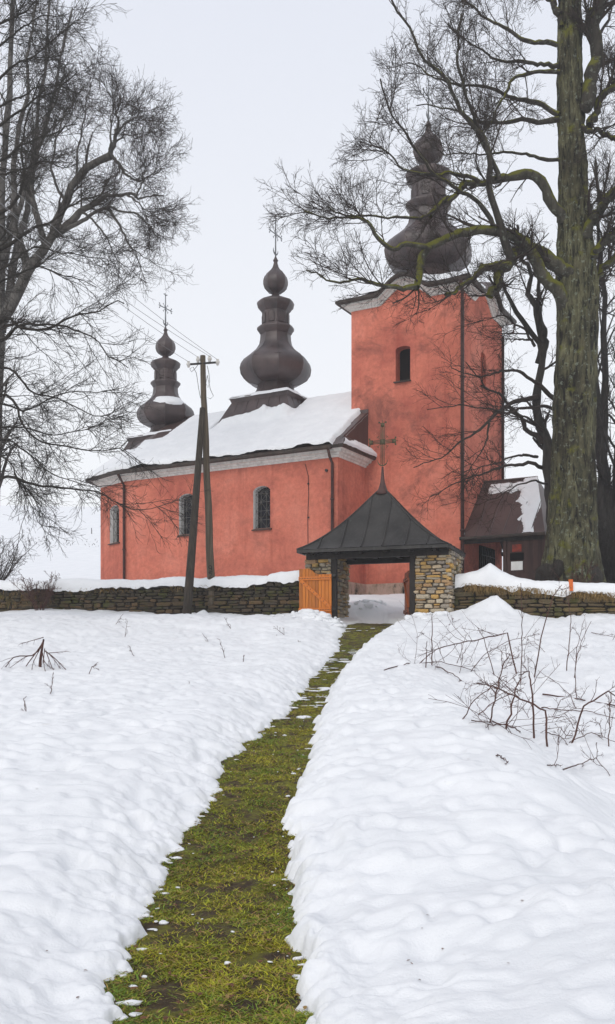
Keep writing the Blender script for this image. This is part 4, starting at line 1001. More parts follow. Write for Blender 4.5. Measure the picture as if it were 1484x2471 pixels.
def grass_obj(name, pts, hgt, spread, droop, mt, label, wid=.006, seed=3, parent=None):
    V, Fq, n = blades(name, pts, hgt, spread, droop, mt, label, wid, seed); o = mesh_np(name, V, Fq, mt, parent, False); return tag(o, label, kind='stuff')
rng = np.random.default_rng(5); pts = []
for i in range(4200):
    s_ = rng.uniform(.3, 6.8); k = float(vnoise(np.array(s_ * 2.0), np.array(.5), 19))
    if k + rng.uniform(-.3, .3) > -.1: p = RW[3] + RW[1] * s_ + RW[2] * rng.uniform(.0, .10); pts.append((p.x, p.y, 3.88 - .085 * min(s_, 4.5) - rng.uniform(.0, .10)))
grass_obj('dry_grass', pts, (.07, .24), (.1, .9), 2.0, M['straw'], 'dry straw fringe hanging over the right wall', .011)
pts = []
for i in range(1500):
    s_ = rng.uniform(.3, 11.2); k = float(vnoise(np.array(s_ * 1.3), np.array(.5), 29)) + (.5 if 1.4 < s_ < 3.6 else 0)
    if k + rng.uniform(-.3, .3) > .12: p = LW[3] + LW[1] * s_ + LW[2] * rng.uniform(.0, .12); pts.append((p.x, p.y, 3.98 - rng.uniform(.0, .5 if 1.4 < s_ < 3.6 else .12)))
grass_obj('dry_grass', pts, (.08, .30), (.1, .9), 1.7, M['straw'], 'withered grass tufts on the left wall', .006)

# ------------------------------------------------------------------ electricity pole with its stay
pole = empty('utility_pole', at(511, 1415, 29.6), 'wooden utility pole propped by a dark slanting strut', 'utility pole')
b0, t0 = at(512, 1470, 29.6), at(488.5, 858, 29.6)
mb = MB(); mb.tube([b0.lerp(t0, k / 12) + Vector((.012 * math.sin(k * 1.7), 0, 0)) for k in range(13)], [.125 - .045 * k / 12 for k in range(13)], 12); pm = mb.build('pole', M['pale_pole'], pole, True)
s0 = at(450, 1476, 28.5); s0.z = Hs(s0.x, s0.y) - .1; s1 = at(489, 985, 29.5)
mb = MB(); mb.tube([s0.lerp(s1, k / 10) for k in range(11)], [.135 - .05 * k / 10 for k in range(11)], 12); mb.build('strut', M['dark_pole'], pole, True)
arm0, arm1 = at(455, 879, 29.55), at(525, 874, 29.55)
mb = MB(); mb.tube([arm0, arm1], .032, 6); mb.build('crossarm', M['iron'], pole)
ins = []
for x, y, zt in ((455, 879, .0), (478, 868, .0), (506, 866, .0), (525, 874, .0)):
    p = at(x, y, 29.55); mb = MB(); mb.tube([p - UP * .09, p - UP * .03, p - UP * .02, p + UP * .04, p + UP * .05, p + UP * .09], [.03, .05, .065, .06, .035, .045], 8); mb.build('insulator', M['porcelain'], pole, True); ins.append(p + UP * .08)
# stencilled 9 over 2
def strokes(org, ax, up, polys, r_, name, parent):
    mb = MB()
    for pl in polys: mb.tube([org + ax * x + up * z for x, z in pl], r_, 5)
    return mb.build(name, M['black_paint'], parent)
pdir = (t0 - b0).normalized(); o_ = b0.lerp(t0, .138) + Vector((.0, -.118, 0)); ax = Vector((1, 0, 0))
nine = [(.045 * math.cos(a), .21 + .045 * math.sin(a)) for a in np.linspace(0, 2 * math.pi, 13)]
strokes(o_, ax, pdir, [nine, [(.045, .21), (.04, .12), (.0, .085), (-.03, .09)], [(-.06, .045), (.06, .07)], [(-.04, -.0), (-.02, .025), (.02, .025), (.04, -.005), (.0, -.06), (-.045, -.11), (.05, -.11)]], .011, 'number', pole)
for k, (dx_, e_) in enumerate(((.1, -.3), (.35, -.15), (-.25, .15), (.5, .2))):
    p = ins[k]; q = Vector((-7.6 + dx_, 9.0, 10.35 + e_)); mb = MB(); mb.tube([p.lerp(q, t_) - UP * .55 * math.sin(math.pi * t_) for t_ in np.linspace(0, 1, 24)], .007, 4)
    tag(mb.build('power_line', M['wire']), 'thin overhead wire running from the utility pole behind the trees', 'wire', 'overhead wires')
for x0, y0, loop in ((478, 880, [(470, 890), (462, 897), (458, 890), (466, 885), (474, 900), (480, 940), (484, 960)]), (500, 882, [(504, 900), (506, 920), (502, 935), (497, 925), (500, 905), (508, 940), (515, 955), (508, 962), (498, 958), (500, 985)])):
    mb = MB(); mb.tube([at(x, y, 29.4) for x, y in [(x0, y0)] + loop], .009, 4); mb.build('loose_wire', M['wire'], pole)

# ------------------------------------------------------------------ trees
def arc(pts, n):
    """resample a polyline smoothly"""
    P = np.array([tuple(p) for p in pts], float)
    if len(P) > 2:
        Q = [P[0]]
        for i in range(len(P) - 1):
            p0, p1, p2, p3 = P[max(i - 1, 0)], P[i], P[i + 1], P[min(i + 2, len(P) - 1)]
            for t in (.25, .5, .75, 1.0): Q.append(.5 * ((2 * p1) + (-p0 + p2) * t + (2 * p0 - 5 * p1 + 4 * p2 - p3) * t * t + (-p0 + 3 * p1 - 3 * p2 + p3) * t ** 3))
        P = np.array(Q)
    s = np.concatenate([[0], np.cumsum(np.linalg.norm(np.diff(P, axis=0), axis=1))]); q = np.linspace(0, s[-1], n)
    return np.stack([np.interp(q, s, P[:, k]) for k in range(3)], 1)
def tubes_np(P, Rd, sides):
    """many tubes at once: P (N,n,3), Rd (N,n)"""
    N_, n, _ = P.shape; T = np.gradient(P, axis=1); T /= np.maximum(np.linalg.norm(T, axis=2, keepdims=True), 1e-9)
    mt_ = np.abs(P[:, -1:] - P[:, :1]); mt_ = mt_ / np.maximum(np.linalg.norm(mt_, axis=2, keepdims=True), 1e-9); ref = np.where(mt_[..., 1:2] < .8, np.array([.12, 1.0, .1]), np.array([1.0, .1, .15])); A = np.cross(T, ref); A /= np.maximum(np.linalg.norm(A, axis=2, keepdims=True), 1e-9); Bv = np.cross(T, A)
    q = np.arange(sides) * 2 * np.pi / sides
    V = P[:, :, None, :] + Rd[:, :, None, None] * (np.cos(q)[None, None, :, None] * A[:, :, None, :] + np.sin(q)[None, None, :, None] * Bv[:, :, None, :])
    idx = np.arange(N_ * n * sides).reshape(N_, n, sides); a = idx[:, :-1]; b = idx[:, 1:]
    Fq = np.stack([a, np.roll(a, -1, 2), np.roll(b, -1, 2), b], -1).reshape(-1, 4)
    return V.reshape(-1, 3), Fq
def spawn(rng, P, Rd, k, tr=(.25, 1.0), ang=(30, 65), lf=(.28, .5), n=6, up=.25, wig=.12, rmin=.004, rf=.6, lmax=9, curl=.0, taper_len=.55, la=None):
    """k children on every parent"""
    N_, m, _ = P.shape; Lp = np.linalg.norm(np.diff(P, axis=1), axis=2).sum(1)
    t = rng.uniform(*tr, (N_, k)); x = t * (m - 1); i = np.minimum(x.astype(int), m - 2); f = (x - i)[..., None]; r_ = np.arange(N_)[:, None]
    pos = P[r_, i] * (1 - f) + P[r_, i + 1] * f; tan = P[r_, i + 1] - P[r_, i]; tan /= np.maximum(np.linalg.norm(tan, axis=2, keepdims=True), 1e-9)
    rad = Rd[r_, i] * (1 - f[..., 0]) + Rd[r_, i + 1] * f[..., 0]
    rv = rng.normal(size=tan.shape); per = rv - (rv * tan).sum(2, keepdims=True) * tan; per /= np.maximum(np.linalg.norm(per, axis=2, keepdims=True), 1e-9)
    a = np.radians(rng.uniform(*ang, (N_, k)))[..., None]; d = tan * np.cos(a) + per * np.sin(a); d[..., 2] += up * .5
    L = np.minimum(Lp[:, None] * rng.uniform(*lf, (N_, k)) * (1 - taper_len * t), lmax)
    if la: L = rng.uniform(*la, (N_, k)) * (1 - .35 * t)
    M_ = N_ * k; d = d.reshape(M_, 3); d /= np.linalg.norm(d, axis=1, keepdims=True); p = pos.reshape(M_, 3); L = L.reshape(M_); C_ = np.zeros((M_, n, 3)); C_[:, 0] = p; st = L / (n - 1)
    for j in range(1, n):
        d = d + rng.normal(size=d.shape) * wig; d[:, 2] += up * .35 + curl * j / n; d /= np.linalg.norm(d, axis=1, keepdims=True); C_[:, j] = C_[:, j - 1] + d * st[:, None]
    r0 = np.maximum(rad.reshape(M_) * rf, rmin); Rr = np.maximum(r0[:, None] * np.linspace(1, .38, n)[None, :], rmin * .7)
    return C_, Rr
class Tree:
    def __init__(s, name, loc, label, seed, group=None): s.t = empty(name, loc, label, 'tree', group); s.rng = np.random.default_rng(seed); s.limbs = []
    def limb(s, pts, r0, r1, sides=8, mt='limb', n=28, part='limb', keep=True):
        P = arc(pts, n); kk = s.rng.normal(size=(n, 3)); kk = (kk + np.roll(kk, 1, 0) + np.roll(kk, 2, 0)) / 1.7; kk[0] = kk[-1] = 0; P = P + kk * min(.06, .015 + r0 * .22); Rd = (r1 + (r0 - r1) * (1 - np.linspace(0, 1, n)) ** 1.5) * (1 + .10 * s.rng.uniform(-1, 1, n)); V, Fq = tubes_np(P[None], Rd[None], sides); mesh_np(part, V, Fq, M[mt], s.t)
        if keep: s.limbs.append((P, Rd))
        return P
    def twigs(s, levels, mt='twig', limbs=None, name='branch'):
        """levels: list of dicts for spawn; each level grows on the one before"""
        src = limbs or s.limbs; P = np.stack([arc(p, 28) for p, _ in src]); Rd = np.stack([np.interp(np.linspace(0, 1, 28), np.linspace(0, 1, len(r_)), r_) for _, r_ in src])
        VV, FF, off = [], [], 0
        for lv_ in levels:
            lv_ = dict(lv_); sd = lv_.pop('sides', 3); P, Rd = spawn(s.rng, P, Rd, **lv_); V, Fq = tubes_np(P, Rd, sd); VV.append(V); FF.append(Fq + off); off += len(V)
        o = mesh_np('crown', np.concatenate(VV), np.concatenate(FF), M[mt], s.t); o['kind'] = 'stuff'; return o
def zz6(p): return ((p[0] / 1.139 + 1100) / 1.61927, (p[1] / 1.139) / 1.61927)
def zz5(p): return ((p[0] / 1.9 + 1700) / 1.61927, (p[1] / 1.9 + 1100) / 1.61927)
def zz7(p): return (p[0] / 3.0037, p[1] / 3.0037)
def zz8(p): return (p[0] / 3.0037, (p[1] / 1.855 + 1200) / 1.61927)
def on(conv, pts, Y0, Y1): return [at(*conv(p), Y0 + (Y1 - Y0) * i / max(1, len(pts) - 1)) for i, p in enumerate(pts)]

# the old linden on the right
TY = 30.0; px = TY / F
lin = Tree('linden_tree', at(1378, 1430, TY), 'massive old bare linden with mossy limbs beside the porch', 3)
prof_t = [(1380, 1470, 74), (1379, 1400, 67), (1379, 1330, 61), (1381, 1260, 56), (1385, 1160, 50), (1387, 1060, 48), (1389, 950, 46), (1391, 850, 44), (1393, 760, 43), (1391, 690, 45), (1388, 620, 40), (1385, 540, 35), (1382, 400, 31), (1376, 250, 27), (1374, 100, 24), (1371, -100, 19), (1367, -350, 12)]
P = arc([at(x, y, TY) for x, y, _ in prof_t], 150); Rd = np.interp(np.linspace(0, 1, 150), np.linspace(0, 1, len(prof_t)), [r_ * px for _, _, r_ in prof_t])
yk = [1470, 1400, 1330, 1260, 1160, 1060, 950, 850, 760, 690, 620, 540, 400, 250, 100, -100, -350]; zk = [EYE + (HY - y) * px for y in yk]
Rd = np.interp(P[:, 2], zk, [r_ * px for _, _, r_ in prof_t])
sd_ = 56; q = np.arange(sd_) * 2 * np.pi / sd_; zz = P[:, 2:3]
fl = sstep(6.5, 3.2, zz) * .20 * np.cos(q * 5 + .6)[None, :] + sstep(5.2, 3.0, zz) * .10 * np.cos(q * 9 + 2)[None, :]
rr = Rd[:, None] * (1 + fl + .22 * fbm(np.cos(q)[None, :] * 2 + zz * .25, np.sin(q)[None, :] * 2 + zz * .1, 201, 3)) + .17 * (.42 - np.abs(fbm(q[None, :] * 6, zz * .8, 205, 3))) + .05 * fbm(q[None, :] * 14, zz * 2.2, 207, 2) + .10 * sstep(8, 4, zz) * fbm(q[None, :] * 3.2, zz * 1.4, 209, 3)
rr[:, -1] = rr[:, -1] * .5 + rr[:, 0] * .5
V = np.stack([P[:, 0:1] + rr * np.cos(q)[None, :], P[:, 1:2] + rr * np.sin(q)[None, :], zz + 0 * rr], -1).reshape(-1, 3)
idx = np.arange(150 * sd_).reshape(150, sd_); a = idx[:-1]; b = idx[1:]
mesh_np('trunk', V, np.stack([a, np.roll(a, -1, 1), np.roll(b, -1, 1), b], -1).reshape(-1, 4), M['trunk'], lin.t)
for (x, y, r_) in ((1318, 1392, .34), (1426, 1395, .32), (1345, 1372, .22)):
    bm = bmesh.new(); bmesh.ops.create_icosphere(bm, subdivisions=3, radius=1); c_ = at(x, y, TY - .55)
    for v in bm.verts: v.co = v.co * (1 + .35 * float(fbm(np.array(v.co.x * 2 + x), np.array(v.co.y * 2 + v.co.z * 2), 33, 3)))
    me = bpy.data.meshes.new('burl'); bm.to_mesh(me); bm.free(); me.materials.append(M['dark_bark' if y > 1300 else 'trunk']); me.polygons.foreach_set('use_smooth', [True] * len(me.polygons))
    o = bpy.data.objects.new('burl', me); COL.objects.link(o); o.matrix_basis = Matrix.Translation(c_) @ Matrix.Diagonal((r_, r_ * .8, r_ * 1.25, 1)); adopt(o, lin.t)
big = [  # mossy main limbs: points, depth at both ends, radius at both ends
    ([(1300, 1240), (1180, 1150), (1065, 1120), (1010, 1190), (960, 1250), (925, 1320)], 29.8, 28.6, .30, .12),
    ([(1010, 1185), (915, 1190), (860, 1225), (790, 1290), (730, 1310)], 28.9, 27.8, .16, .05),
    ([(1260, 1360), (1180, 1240), (1100, 1110), (1020, 1040), (930, 1020), (810, 1030), (740, 1070), (660, 1110), (625, 1180), (600, 1280)], 29.8, 27.2, .25, .10),
    ([(600, 1275), (480, 1275), (350, 1245), (220, 1250), (110, 1200)], 27.2, 26.2, .10, .02),
    ([(660, 1110), (560, 1090), (470, 1105), (380, 990), (210, 970), (100, 940)], 27.6, 26.4, .11, .02),
    ([(1250, 980), (1190, 860), (1130, 800), (1070, 785), (970, 800), (880, 810), (810, 840), (740, 880), (660, 960)], 29.8, 28.0, .22, .06),
    ([(880, 810), (770, 770), (690, 770), (560, 760), (450, 660), (390, 630)], 28.4, 27.4, .08, .02),
    ([(740, 880), (640, 960), (540, 970), (420, 960), (300, 960), (200, 920)], 28.2, 26.4, .07, .02),
    ([(1020, 1150), (985, 1060), (940, 880), (910, 640), (830, 540), (740, 380), (620, 230), (540, 80), (490, 0)], 28.9, 27.4, .15, .03),
    ([(970, 800), (900, 640), (850, 500), (790, 330), (780, 200), (800, 60)], 28.6, 27.8, .09, .03),
    ([(940, 1000), (860, 880), (760, 830), (660, 740), (560, 620), (480, 480), (440, 350)], 28.6, 27.0, .09, .02),
    ([(1235, 530), (1120, 540), (990, 535), (860, 535), (700, 480), (600, 470)], 29.8, 30.5, .11, .02),
    ([(1235, 510), (1140, 460), (1000, 420), (900, 380), (740, 380), (620, 300), (560, 280)], 29.8, 31.2, .11, .02),
    ([(1265, 720), (1150, 705), (1010, 680), (850, 680), (720, 690)], 29.8, 30.8, .08, .02),
    ([(1235, 320), (1050, 340), (980, 440), (910, 580), (880, 640)], 29.8, 28.6, .09, .02),
    ([(1230, 290), (1080, 280), (960, 260), (840, 200), (740, 100)], 29.8, 28.8, .09, .02),
    ([(1228, 200), (1110, 190), (1010, 130), (880, 60), (780, -30)], 29.8, 30.8, .10, .03),
    ([(1245, 120), (1200, 0), (1120, -100), (1000, -220)], 29.8, 30.4, .10, .04),
    ([(1310, 300), (1350, 480), (1390, 250), (1410, 0), (1420, -150)][1:], 29.7, 29.2, .26, .16),
    ([(1340, 1080), (1400, 960), (1440, 900), (1530, 820)], 29.7, 28.4, .20, .14),
    ([(1360, 1180), (1430, 1080), (1530, 1010)], 29.7, 28.8, .16, .10),
    ([(1370, 1300), (1430, 1190), (1530, 1130)], 29.7, 30.8, .15, .10),
    ([(1340, 565), (1420, 590), (1530, 640)], 29.6, 28.4, .10, .06),
    ([(1370, 560), (1430, 420), (1530, 330)], 29.6, 30.4, .14, .09),
    ([(1330, 130), (1390, 30), (1450, -120)], 29.8, 29.2, .12, .06),
    ([(1240, 60), (1150, -60), (1010, -140)], 29.8, 31.2, .09, .03),
]
for i_, (pts, y0, y1, r0, r1) in enumerate(big): lin.limb(on(zz6, pts, y0, y1), r0 * .85, r1, 9 if r0 > .12 else 6, 'limb' if i_ < 6 or 19 <= i_ < 22 else 'bare_limb')
LV = [dict(k=12, tr=(.2, 1), ang=(25, 58), la=(.6, 2.3), n=8, up=.20, wig=.13, rmin=.012, rf=.34, sides=5),
      dict(k=6, tr=(.12, 1), ang=(25, 52), la=(.35, 1.15), n=6, up=.10, wig=.16, rmin=.0075, rf=.5, sides=4),
      dict(k=4, tr=(.15, 1), ang=(25, 55), la=(.2, .6), n=4, up=.06, wig=.18, rmin=.0052, rf=.65, sides=3),
      dict(k=3, tr=(.2, 1), ang=(28, 60), la=(.12, .32), n=3, up=.05, wig=.18, rmin=.0042, rf=.8, sides=3)]
lin.twigs(LV)
# slender double stemmed tree in front of the tower's west side
sl_t = Tree('slender_tree', at(1345, 1420, 31.2), 'slender dark twin stemmed tree growing close against the old linden', 8)
for pts, y0, y1, r0, r1 in [
    ([(905, 2330), (895, 1950), (880, 1720), (855, 1500), (830, 1300), (785, 1080), (775, 900), (772, 750), (768, 600), (720, 430), (640, 270), (520, 50), (440, -120)], 31.2, 31.0, .36, .05),
    ([(775, 610), (790, 430), (745, 200), (690, 20), (640, -200), (610, -420)], 31.1, 31.8, .17, .04),
    ([(790, 430), (770, 200), (765, 0), (750, -250)], 31.3, 32.0, .12, .04)]: sl_t.limb(on(zz5, pts, y0, y1), r0, r1, 9, 'dark_bark', part='trunk')
for pts, y0, y1, r0, r1 in [
    ([(930, 960), (800, 935), (660, 950), (500, 970), (330, 940), (150, 920), (-60, 950)], 31, 28.6, .06, .012),
    ([(830, 1390), (700, 1350), (520, 1370), (350, 1430), (150, 1510), (-40, 1600)], 31.1, 28.4, .07, .012),
    ([(900, 900), (740, 740), (570, 650), (450, 680), (300, 690), (120, 640)], 31, 29.0, .08, .014),
    ([(790, 1200), (640, 1020), (500, 870), (380, 770), (330, 690), (230, 600)], 31, 29.4, .09, .014),
    ([(770, 850), (600, 890), (500, 960), (400, 1050), (200, 1190), (0, 1310), (-160, 1380)], 31, 28.0, .085, .014),
    ([(400, 1050), (380, 1180), (300, 1330), (230, 1440)], 29.2, 28.6, .035, .01),
    ([(800, 1110), (700, 1020), (520, 990), (400, 1000)], 31, 30.0, .05, .01),
    ([(760, 1300), (600, 1290), (420, 1350), (200, 1420)], 31, 29.0, .05, .01),
    ([(850, 1500), (800, 1650), (700, 1560), (560, 1440)][:1] + [(760, 1480), (640, 1500), (480, 1590), (300, 1660)], 31, 29.0, .04, .01),
    ([(740, 480), (640, 340), (480, 250), (300, 300)], 31, 30.2, .05, .01),
    ([(720, 430), (600, 430), (500, 430)], 31, 30.6, .04, .01)]: sl_t.limb(on(zz5, pts, y0, y1), r0, r1, 6, 'twig')
sl_t.twigs([dict(k=8, tr=(.25, 1), ang=(25, 60), la=(.6, 2.0), n=7, up=.06, wig=.13, rmin=.010, rf=.34, sides=4), dict(k=6, tr=(.12, 1), ang=(25, 58), la=(.3, 1.0), n=5, up=.04, wig=.15, rmin=.0062, rf=.55, sides=3), dict(k=4, tr=(.2, 1), ang=(28, 60), la=(.15, .5), n=3, up=.03, wig=.2, rmin=.0045, rf=.7, sides=3)])
# trees behind, at the right edge
def back_tree(stems, label, seed, Y, mt, lv, name='bare_tree', group=None):
    tr = Tree(name, stems[0][0][0], label, seed, group)
    for pts, r0, r1 in stems: tr.limb(pts, r0, r1, 8, mt, part='trunk')
    tr.twigs(lv, mt); return tr
LB = [dict(k=22, tr=(.15, 1), ang=(28, 65), la=(1.0, 3.6), n=7, up=.16, wig=.12, rmin=.015, rf=.32, sides=4), dict(k=7, tr=(.15, 1), ang=(25, 58), la=(.5, 1.6), n=5, up=.10, wig=.16, rmin=.009, rf=.55, sides=3), dict(k=5, tr=(.2, 1), ang=(28, 60), la=(.25, .8), n=4, up=.05, wig=.2, rmin=.0065, rf=.7, sides=3)]
back_tree([(on(zz5, [(1290, 2350), (1270, 1700), (1230, 1250), (1190, 950), (1160, 500), (1120, 0), (1090, -400), (1080, -900)], 38, 38.5), .34, .06), (on(zz5, [(1250, 2300), (1245, 1400), (1270, 1000), (1265, 600), (1240, 0), (1200, -500), (1190, -900)], 38, 39), .28, .05), (on(zz5, [(1330, 2350), (1340, 1600), (1380, 1000), (1400, 400), (1390, -200)], 38, 38), .3, .08)],
          'tall thin stemmed bare tree standing behind the old linden', 15, 38, 'dark_bark', LB)
# left side: pale limb tree further off
LT = Tree('leaning_tree', at(-60, 1480, 35), 'grey bare tree whose thick trunk leans in over the churchyard', 21)
LT.limb(on(zz7, [(-420, 4200), (-330, 3300), (-200, 2750), (-60, 2430), (60, 2250), (190, 2000), (330, 1780), (420, 1640), (480, 1470), (560, 1310), (680, 1190), (800, 1130)], 35, 34), .50, .12, 12, 'grey_bark', 40, 'trunk')
for pts, y0, y1, r0, r1 in [
    ([(800, 1130), (830, 1010), (860, 920), (860, 780), (880, 680)], 34, 34.2, .13, .03), ([(800, 1130), (800, 1000), (805, 850), (820, 700)], 34, 33.4, .07, .02), ([(850, 960), (930, 900), (1040, 850), (1120, 800)], 34, 33.8, .06, .02), ([(830, 1040), (930, 980), (1080, 1000), (1200, 960)], 34, 35, .05, .015),
    ([(800, 1130), (880, 1200), (980, 1280), (1100, 1310), (1250, 1260), (1340, 1220)], 34, 33.6, .09, .02), ([(870, 1200), (850, 1260), (730, 1330)], 34, 33.8, .05, .02),
    ([(430, 1650), (560, 1540), (680, 1480), (790, 1420), (950, 1395), (1050, 1440), (1180, 1430), (1350, 1420)], 34.4, 33, .20, .03), ([(1040, 1430), (1100, 1340), (1180, 1200), (1260, 1120)], 33.4, 33, .05, .015),
    ([(950, 1400), (1080, 1480), (1200, 1540), (1330, 1600)], 33.5, 33, .05, .015), ([(420, 1700), (560, 1610), (700, 1530), (830, 1520), (1060, 1560), (1180, 1630), (1300, 1720)], 34.4, 33, .13, .02),
    ([(790, 1520), (880, 1640), (960, 1750), (1060, 1830), (1200, 1880)], 33.8, 33, .08, .015), ([(600, 1540), (700, 1620), (780, 1740), (820, 1830), (930, 1960)], 34, 33.2, .06, .015),
    ([(330, 1780), (250, 1500), (260, 1200), (330, 900), (420, 660), (470, 480)], 34.6, 35.4, .18, .03), ([(190, 2000), (120, 1600), (100, 1200), (160, 800), (200, 420), (240, 100), (260, -200)], 34.8, 36, .22, .04),
    ([(560, 1310), (560, 1100), (600, 900), (640, 700), (660, 560)], 34.2, 34.6, .07, .02), ([(480, 1480), (380, 1260), (420, 980), (520, 760), (600, 640)], 34.3, 33.6, .08, .02)]: LT.limb(on(zz7, [(x if x < 850 else 850 + (x - 850) * .68, y) for x, y in pts], y0, y1), r0 * .75, r1 * .8, 8, 'grey_bark')
LVL = [dict(k=9, tr=(.15, 1), ang=(22, 52), la=(.6, 2.0), n=7, up=.04, wig=.11, rmin=.012, rf=.32, sides=4), dict(k=6, tr=(.12, 1), ang=(25, 55), la=(.3, 1.1), n=5, up=.06, wig=.15, rmin=.008, rf=.5, sides=3), dict(k=5, tr=(.15, 1), ang=(25, 58), la=(.22, .7), n=4, up=.03, wig=.2, rmin=.0058, rf=.65, sides=3), dict(k=2, tr=(.2, 1), ang=(28, 62), la=(.12, .36), n=3, up=.05, wig=.18, rmin=.0048, rf=.8, sides=3)]
LT.twigs(LVL, 'twig')
# nearer dark tree whose trunk stands left of the frame
NT = Tree('dark_tree', at(-190, 1500, 25.0), 'dark bare tree with drooping twiggy branches at the left', 27)
NT.limb([at(-190, 1500, 25), at(-180, 1100, 25), at(-150, 700, 25), at(-100, 300, 25), at(-60, -100, 25), at(-40, -400, 25)], .42, .10, 12, 'dark_bark', 36, 'trunk')
for pts, y0, y1, r0, r1 in [
    ([(-480, 2100), (0, 1800), (150, 1700), (350, 1600), (480, 1510), (700, 1410), (860, 1370)], 25, 24.4, .13, .02), ([(-480, 2700), (0, 2330), (150, 2380), (330, 2370), (560, 2290), (760, 2210), (900, 2200)], 25, 24.2, .12, .02),
    ([(-460, 1900), (60, 1500), (160, 1330), (170, 1000), (240, 700), (330, 520)], 25, 25.4, .10, .02), ([(-420, 1500), (0, 1150), (150, 1050), (380, 980), (560, 900)], 25, 24.8, .09, .02), ([(-400, 1200), (0, 900), (200, 760), (420, 640), (560, 520)], 25, 25.4, .09, .02),
    ([(-360, 900), (0, 560), (200, 420), (420, 280), (520, 180)], 25, 24.8, .08, .02), ([(-300, 500), (0, 180), (200, 60), (380, -60)], 25, 25.2, .08, .02), ([(-400, 1400), (0, 1250), (300, 1180), (520, 1180)], 25, 24.2, .07, .015), ([(-360, 800), (0, 760), (260, 640), (480, 600)], 25, 25.6, .07, .015),
    ([(-320, 500), (0, 330), (180, 180), (360, 100), (500, 100)], 25, 25, .07, .015), ([(-480, 2300), (0, 2050), (250, 1950), (480, 2000), (700, 2080)], 25, 25.4, .08, .015), ([(-480, 2000), (0, 1950), (220, 1800), (520, 1850), (780, 1880)], 25, 24.4, .07, .015)]: NT.limb(on(zz7, pts, y0, y1), r0 * .75, r1 * .7, 7, 'dark_bark')
for pts, y0, y1, r0, r1 in [
    ([(-570, 500), (0, 250), (150, 120), (420, 140), (650, 200), (800, 340), (930, 440)], 25, 24.2, .09, .015), ([(-570, 700), (0, 420), (200, 600), (420, 660), (640, 760), (800, 780)], 25, 24.6, .08, .015), ([(-570, 900), (0, 640), (150, 830), (300, 960), (520, 1020), (760, 1030), (930, 960)], 25, 24.0, .08, .014),
    ([(-570, 1350), (0, 1240), (150, 1250), (430, 1310), (700, 1335), (820, 1400), (1000, 1470), (1220, 1420)], 25, 24.4, .09, .010), ([(-570, 950), (0, 960), (160, 1020), (330, 1180), (520, 1260), (720, 1300)], 25, 24.4, .06, .012), ([(-570, 1000), (0, 1080), (120, 1250), (240, 1450), (310, 1590)], 25, 24.6, .05, .012),
    ([(-570, 800), (0, 870), (180, 880), (400, 920), (600, 900), (740, 850)], 25, 24.4, .06, .012), ([(-570, 600), (0, 700), (240, 720), (480, 620), (700, 600), (860, 600)], 25, 25.0, .06, .012)]: NT.limb(on(zz8, pts, y0, y1), r0 * .75, r1 * .8, 7, 'dark_bark')
NT.twigs([dict(k=15, tr=(.22, 1), ang=(22, 52), la=(.6, 2.1), n=7, up=-.03, wig=.11, rmin=.010, rf=.36, sides=4), dict(k=7, tr=(.12, 1), ang=(22, 52), la=(.3, 1.1), n=5, up=-.01, wig=.14, rmin=.0062, rf=.5, sides=3), dict(k=5, tr=(.15, 1), ang=(25, 58), la=(.15, .5), n=4, up=.03, wig=.2, rmin=.0044, rf=.65, sides=3)], 'dark_bark')
# tall pale tree behind in the top left corner
back_tree([([at(-30, 1480, 42), at(-10, 1000, 42), at(0, 600, 42), at(20, 250, 42), at(40, -100, 42), at(45, -300, 42)], .36, .08), ([at(5, 800, 42), at(60, 500, 42.5), at(100, 250, 43), at(120, 0, 43)], .2, .05), ([at(0, 650, 42), at(100, 330, 41.5), at(150, 150, 41), at(175, 20, 41)], .16, .04), ([at(-5, 900, 42), at(-60, 500, 41), at(-80, 100, 41)], .2, .06)], 'tall pale grey tree standing furthest back at the left', 33, 42, 'grey_bark', LB)

# shrubs
def shrub(name, loc, nst, h_, spread, mt, label, seed, lv=None, r0=.02, cat='shrub'):
    rng = np.random.default_rng(seed); t_ = empty(name, loc, label, cat); P = []
    for i in range(nst):
        a = rng.uniform(0, 2 * np.pi); l_ = h_ * rng.uniform(.6, 1.0); d = np.array([math.cos(a) * spread, math.sin(a) * spread, 1.0]); p = np.array(loc) + np.array([math.cos(a), math.sin(a), 0]) * .1 * rng.uniform(0, 1); c_ = [p - [0, 0, .15]]
        for j in range(7): d = d + rng.normal(size=3) * .12; dn = d / np.linalg.norm(d); p = p + dn * l_ / 7; c_.append(p)
        P.append(c_)
    P = np.array(P); Rd = np.repeat(np.linspace(r0, r0 * .35, 8)[None], nst, 0); V, Fq = tubes_np(P, Rd, 5); mesh_np('stem', V, Fq, M[mt], t_)['kind'] = 'stuff'
    VV, FF, o_ = [], [], 0
    for l in (lv or [dict(k=8, tr=(.2, 1), ang=(25, 60), lf=(.25, .5), n=5, up=.1, wig=.15, rmin=.007, rf=.5, sides=3), dict(k=6, tr=(.2, 1), ang=(25, 60), lf=(.3, .6), n=4, up=.05, wig=.2, rmin=.005, rf=.7, sides=3)]):
        l = dict(l); sd = l.pop('sides'); P, Rd = spawn(rng, P, Rd, **l); V, Fq = tubes_np(P, Rd, sd); VV.append(V); FF.append(Fq + o_); o_ += len(V)
    mesh_np('twig', np.concatenate(VV), np.concatenate(FF), M[mt], t_)['kind'] = 'stuff'; return t_
def gpnt(x, Y, dz=0): X = (x - CX) * Y / F; return Vector((X, Y, Hs(X, Y) + dz))
shrub('twiggy_shrub', gpnt(-25, 33.5), 22, 2.6, .75, 'twig', 'round twiggy shrub behind the left end of the wall', 44)
shrub('twiggy_shrub', gpnt(-75, 33.0), 18, 2.6, .6, 'twig', 'second twiggy shrub partly cut off beyond the wall end', 46)
